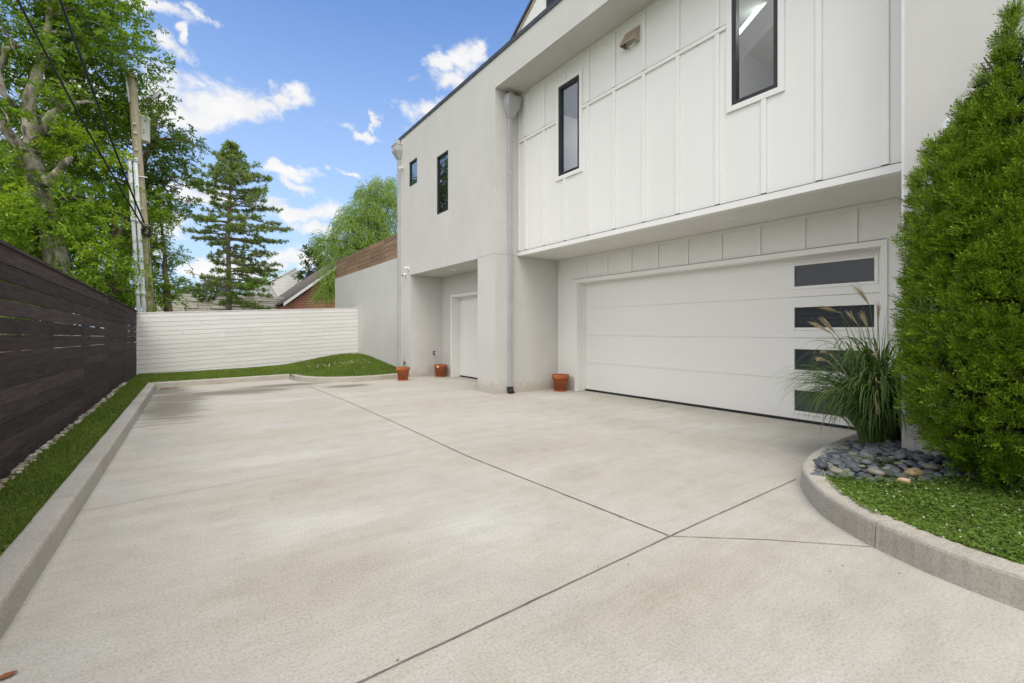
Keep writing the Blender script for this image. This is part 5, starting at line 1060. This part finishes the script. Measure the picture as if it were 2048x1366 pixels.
def rock(i, loc, s, label=None, mat=None, rot=None):
    me = RM[i]
    if mat is not None: me = RM[i].copy(); me.materials.clear(); me.materials.append(mat)
    o = bpy.data.objects.new('river_stone', me); C.objects.link(o); o.location = loc; o.scale = (s, s, s); o.rotation_euler = rot or (random.gauss(0, 0.16), random.gauss(0, 0.16), random.uniform(0, 6.28))
    return tag(o, label or RLAB[RI[i]], 'stone', 'river stones in the bed by the garage door')
rock(3, (4.36, 1.615, 0.198), 0.062, 'near-black river stone lying alone on the kerb top', rot=(0.05, 0.0, 0.3))
rock(5, (*atZ(1828, 947, 0.21)[:2], 0.215), 0.060, 'tan brown river stone at the front edge of the pebble bed', TAN)
rock(8, (*atZ(1806, 962, 0.20)[:2], 0.200), 0.042, 'small pointed orange stone beside the clover', ORANGE, (0.4, 0.5, 1))
rock(1, (*atZ(1766, 922, 0.20)[:2], 0.205), 0.050, 'pale blue-white river stone in the middle of the pebble bed', PALE)
rock(6, (*atZ(1752, 946, 0.20)[:2], 0.205), 0.058, 'olive and cream streaked river stone near the front of the pebble bed', STONES[3], (0.1, 0.1, 0.6))
placed = [(4.36, 1.615, 0.062)]+[(atZ(*p, 0.2)[0], atZ(*p, 0.2)[1], 0.05) for p in ((1828, 947), (1806, 962), (1766, 922), (1752, 946))]
fx = [4.02, 4.18, 4.43, 4.83, 5.03, 5.10, 5.14, 5.16]; fy = [1.62, 1.50, 1.08, 0.80, 0.52, 0.2, -0.2, -0.6]
cnt = 0
for tr_ in range(60000):
    if cnt >= 240: break
    x = random.uniform(4.15, 6.2); y = random.uniform(0.3, 1.9)
    if not bed_in(x, y, 0.10): continue
    lim = float(np.interp(y, fy[::-1], fx[::-1]))
    if x < lim or (x > 5.27 and y < 1.36) or (x > 5.85): continue
    if (x-AC[0])**2+(y-AC[1])**2 < 0.16**2: continue
    s = random.uniform(0.024, 0.056)
    if any((x-a)**2+(y-b)**2 < ((s+c)*0.80)**2 for a, b, c in placed): continue
    placed.append((x, y, s)); cnt += 1; rock(random.randrange(12), (x, y, float(bed_h(np.array(x), np.array(y)))+s*0.28+random.uniform(0, 0.014)), s)
def small_rocks():
    ext = 0
    for tr_ in range(40000):
        if ext >= 50: break
        x = random.uniform(4.15, 5.8); y = random.uniform(0.5, 1.9); lim = float(np.interp(y, fy[::-1], fx[::-1]))
        if not bed_in(x, y, 0.07) or x < lim or (x > 5.27 and y < 1.36): continue
        s = random.uniform(0.018, 0.03)
        if any((x-a)**2+(y-b)**2 < ((s+c)*0.72)**2 for a, b, c in placed): continue
        placed.append((x, y, s)); ext += 1; rock(random.randrange(12), (x, y, float(bed_h(np.array(x), np.array(y)))+s*0.3), s)
small_rocks()

# ================================================================== GRASS, CLOVER, PEBBLES
def blades_at(X, Yv, Z, L0, w, lean=0.5):
    n = len(X); P = np.stack([X, Yv, Z], 1); D = unit(rng.normal(size=(n, 3))*np.array([lean, lean, 0.1])+np.array([0, 0, 1.0])); Nn = unit(np.cross(D, rdir(n))); 
    return leaf_arrays(P, D, Nn, L0, w, 0.0, 0.35)
def trefoils(X, Yv, Z, size):
    n = len(X); out = []; a0 = rng.uniform(0, 6.28, n); tilt = rng.normal(size=(n, 3))*0.28; Nn = unit(np.array([0, 0, 1.0])+tilt)
    for k in range(3):
        a = a0+k*2.09; D = np.stack([np.cos(a), np.sin(a), rng.uniform(-0.25, 0.15, n)], 1); D = unit(D-Nn*np.sum(D*Nn, 1, keepdims=True)*0.8)
        out.append(leaf_arrays(np.stack([X, Yv, Z], 1), D, Nn, size, size*0.95, 0.06, 0.62))
    return out
# left strip
def strip_pts(n, y0, y1):
    y = rng.uniform(y0, y1, n); lo = fence_x(y)+0.045; hi = kerb_x(y)-0.148+rng.uniform(-0.01, 0.02, n); return lo+(hi-lo)*rng.uniform(0, 1, n), y
parts = []
for (n, y0, y1, l0, w0) in ((30000, 1.5, 4.5, 0.034, 0.0038), (20000, 4.5, 8, 0.040, 0.006), (11000, 8, 13.4, 0.045, 0.010)):
    x, y = strip_pts(n, y0, y1); parts.append(blades_at(x, y, np.full(n, 0.10), rng.uniform(0.5, 1.15, n)*l0, rng.uniform(0.7, 1.3, n)*w0, 0.75))
tag(leaf_object('grass_strip', parts, MT['grass']), 'narrow strip of short grass between the dark fence and the left kerb', 'grass', kind='stuff')
x, y = strip_pts(12000, 1.5, 5.2); k1 = noise_keep = (np.sin(x*9+y*3.1)+np.sin(y*2.3)+rng.normal(size=len(x))*0.6) > -0.5+2.2*np.clip((y-2.8)/2.4, 0, 1); x, y = x[k1], y[k1]
tag(leaf_object('clover_patch', trefoils(x, y, 0.112+rng.uniform(0, 0.03, len(x)), rng.uniform(0.009, 0.015, len(x))), MT['clover']), 'clover and broad weeds among the grass at the near left corner', 'clover', kind='stuff')
# back lawn
xx = rng.uniform(-1.0, 5.38, 90000); yy_ = rng.uniform(12.1, 17.4, 90000)
fyv = np.where(xx < 2.42, 13.305+0.47*(xx-cx0+0.15)/(2.42-cx0+0.15), np.interp(xx, [p[0] for p in cpath], [p[1] for p in cpath]))+0.145
kp = (yy_ > fyv); xx, yy_ = xx[kp], yy_[kp]; n = len(xx)
tag(leaf_object('lawn_grass', [blades_at(xx, yy_, lawn_h(xx, yy_)-0.005, rng.uniform(0.03, 0.065, n), rng.uniform(0.010, 0.018, n), 0.7)], MT['grass']), 'short green lawn grass on the mound in front of the white fence', 'grass', kind='stuff')
def flowers(name, X, Yv, Z, r, label):
    m = MB()
    for x, y, z in zip(X, Yv, Z):
        s = r*random.uniform(0.7, 1.2); m.lathe((x, y, z), [(s*0.3, -s*0.6), (s*0.95, -s*0.25), (s*0.8, s*0.35), (0.0, s*0.7)], 7)
    return tag(m.build(name, MT['petal']), label, 'clover flowers', kind='stuff')
fx1 = np.concatenate([rng.normal(4.4, 0.35, 24), rng.normal(3.5, 0.2, 8)]); fy1 = np.concatenate([rng.normal(14.7, 0.3, 24), rng.normal(15.0, 0.3, 8)]); ok = fx1 < 5.3
flowers('clover_flowers', fx1[ok], fy1[ok], lawn_h(fx1[ok], fy1[ok])+0.055, 0.018, 'scattered tiny white clover flowers on the grass mound')
# right clover bed
n = 42000; x = rng.uniform(3.2, 5.2, n); y = rng.uniform(-0.9, 1.75, n)
lim = np.interp(y, fy[::-1], fx[::-1]); okk = np.array([bed_in(a, b, 0.15) for a, b in zip(x, y)]) & (x < lim+rng.normal(size=n)*0.03); x, y = x[okk], y[okk]
hv = 0.035+0.018*np.sin(x*7+1)*np.sin(y*6)+rng.uniform(-0.02, 0.018, len(x)); z = bed_h(x, y)+np.maximum(hv, 0.008)
tag(leaf_object('clover_cover', trefoils(x, y, z, rng.uniform(0.008, 0.0135, len(x))), MT['clover']), 'dense white clover filling the bed inside the right kerb', 'clover', kind='stuff')
s2 = rng.uniform(size=len(x)) < 0.42; x2, y2 = x[s2]+0.01, y[s2]
tag(leaf_object('bed_grass', [blades_at(x2, y2, bed_h(x2, y2), rng.uniform(0.035, 0.085, len(x2)), rng.uniform(0.0025, 0.0045, len(x2)), 0.7)], MT['grass']), 'fine grass blades growing through the clover in the right bed', 'grass', kind='stuff')
idx = rng.choice(len(x), 220, replace=False); jj = idx[(y[idx] > 0.1)]
flowers('clover_flowers', x[jj], y[jj], z[jj]+0.012, 0.0058, 'many cream clover flowers scattered over the right bed')
# weeds among the stones
wx, wy2 = [], []
for p in ((1715, 925), (1740, 930), (1790, 955), (1775, 935), (1850, 960), (1690, 950), (1820, 900), (1880, 968), (1755, 905), (1800, 895)):
    q_ = atZ(*p, 0.19); wx += list(rng.normal(q_[0], 0.03, 9)); wy2 += list(rng.normal(q_[1], 0.03, 9))
wx, wy2 = np.array(wx), np.array(wy2); n = len(wx)
tag(leaf_object('weeds', [blades_at(wx, wy2, bed_h(wx, wy2), rng.uniform(0.05, 0.11, n), rng.uniform(0.004, 0.009, n), 0.7)]+trefoils(wx, wy2, bed_h(wx, wy2)+0.06, rng.uniform(0.01, 0.018, n)), MT['clover']), 'small weeds poking up between the river stones', 'weeds', kind='stuff')
# weeds in the slab joint
wx = np.array([2.50, 2.48, 2.49, 2.50, 2.51, 2.52, 2.53]).repeat(7)+rng.normal(size=49)*0.010; wy2 = np.array([3.1, 2.95, 2.72, 2.6, 2.4, 2.2, 1.98]).repeat(7)+rng.normal(size=49)*0.022
tag(leaf_object('joint_weeds', [blades_at(wx, wy2, np.full(49, 0.003), rng.uniform(0.008, 0.02, 49), rng.uniform(0.002, 0.004, 49), 1.2)], MT['clover']), 'tiny weeds sprouting along the slab joint', 'weeds', kind='stuff')
# pale pebble edging under the dark fence
pm = MB(); y = 2.0
PV, PF = [], []
bm0 = RM[0]; bv = np.array([v.co[:] for v in bm0.vertices]); bf0 = np.array([list(p.vertices) for p in bm0.polygons])
for i in range(400):
    y = 2.0+12.0*(i/400)**1.1; s = random.uniform(0.011, 0.028)*(1+y*0.03); a = random.uniform(0, 6.28); x = fence_x(y)+random.uniform(0.010, 0.075)
    R2 = np.array([[math.cos(a), -math.sin(a), 0], [math.sin(a), math.cos(a), 0], [0, 0, 1]]); PV.append(bv@R2.T*s*np.array([1, 1, 1.1])+np.array([x, y+random.uniform(-0.02, 0.02), 0.095+s*0.3+random.uniform(0, 0.015)])); PF.append(bf0+len(bv)*i)
tag(from_np('pebble_edging', np.concatenate(PV), np.concatenate(PF), MT['pebble'], smooth=True), 'line of pale broken pebbles along the foot of the dark fence', 'pebbles', kind='stuff')
# fallen leaves
def dead_leaf(x, y, z, s, a, label, grp=None):
    V = []; 
    for i in range(5):
        t = i/4; w = 0.28*math.sin(math.pi*(0.12+0.80*t)); V += [(t-0.5, w, 0.22*w+0.10*t*t), (t-0.5, 0, 0.10*t*t), (t-0.5, -w, 0.35*w+0.10*t*t)]
    Fq = []
    for i in range(4):
        for k in range(2): Fq.append((3*i+k, 3*i+k+1, 3*i+k+4, 3*i+k+3))
    me = bpy.data.meshes.new('fallen_leaf'); me.from_pydata([tuple(c*s for c in v) for v in V], [], Fq); me.materials.append(MT['deadleaf'])
    o = bpy.data.objects.new('fallen_leaf', me); C.objects.link(o); o.location = (x, y, z+0.003); o.rotation_euler = (0.05, 0.05, a); return tag(o, label, 'leaf', grp)
l0 = atZ(12, 1356); dead_leaf(l0[0], l0[1], 0.002, 0.062, 0.2, 'curled brown leaf on the concrete at the bottom left corner')
for i, (px, py) in enumerate(((322, 773), (328, 776), (335, 772), (345, 776), (318, 779))):
    l0 = atZ(px, py, 0.0); dead_leaf(l0[0]+0.05, min(l0[1], 13.2), 0.002, 0.12, i*1.3, 'dry brown leaf heaped in the far left corner of the kerbs', 'dry leaves in the far kerb corner')
for i, (px, py) in enumerate(((795, 1322), (1196, 1134), (270, 1092), (580, 1026), (1240, 1036), (1075, 1010), (485, 1108), (1257, 1130), (850, 1005), (1685, 1132), (1660, 1144), (1800, 1148))):
    l0 = atZ(px, py, 0.0); dead_leaf(l0[0], l0[1], 0.001, 0.013, i*0.9, 'tiny dark leaf speck lying on the open concrete slab', 'leaf specks on the concrete')
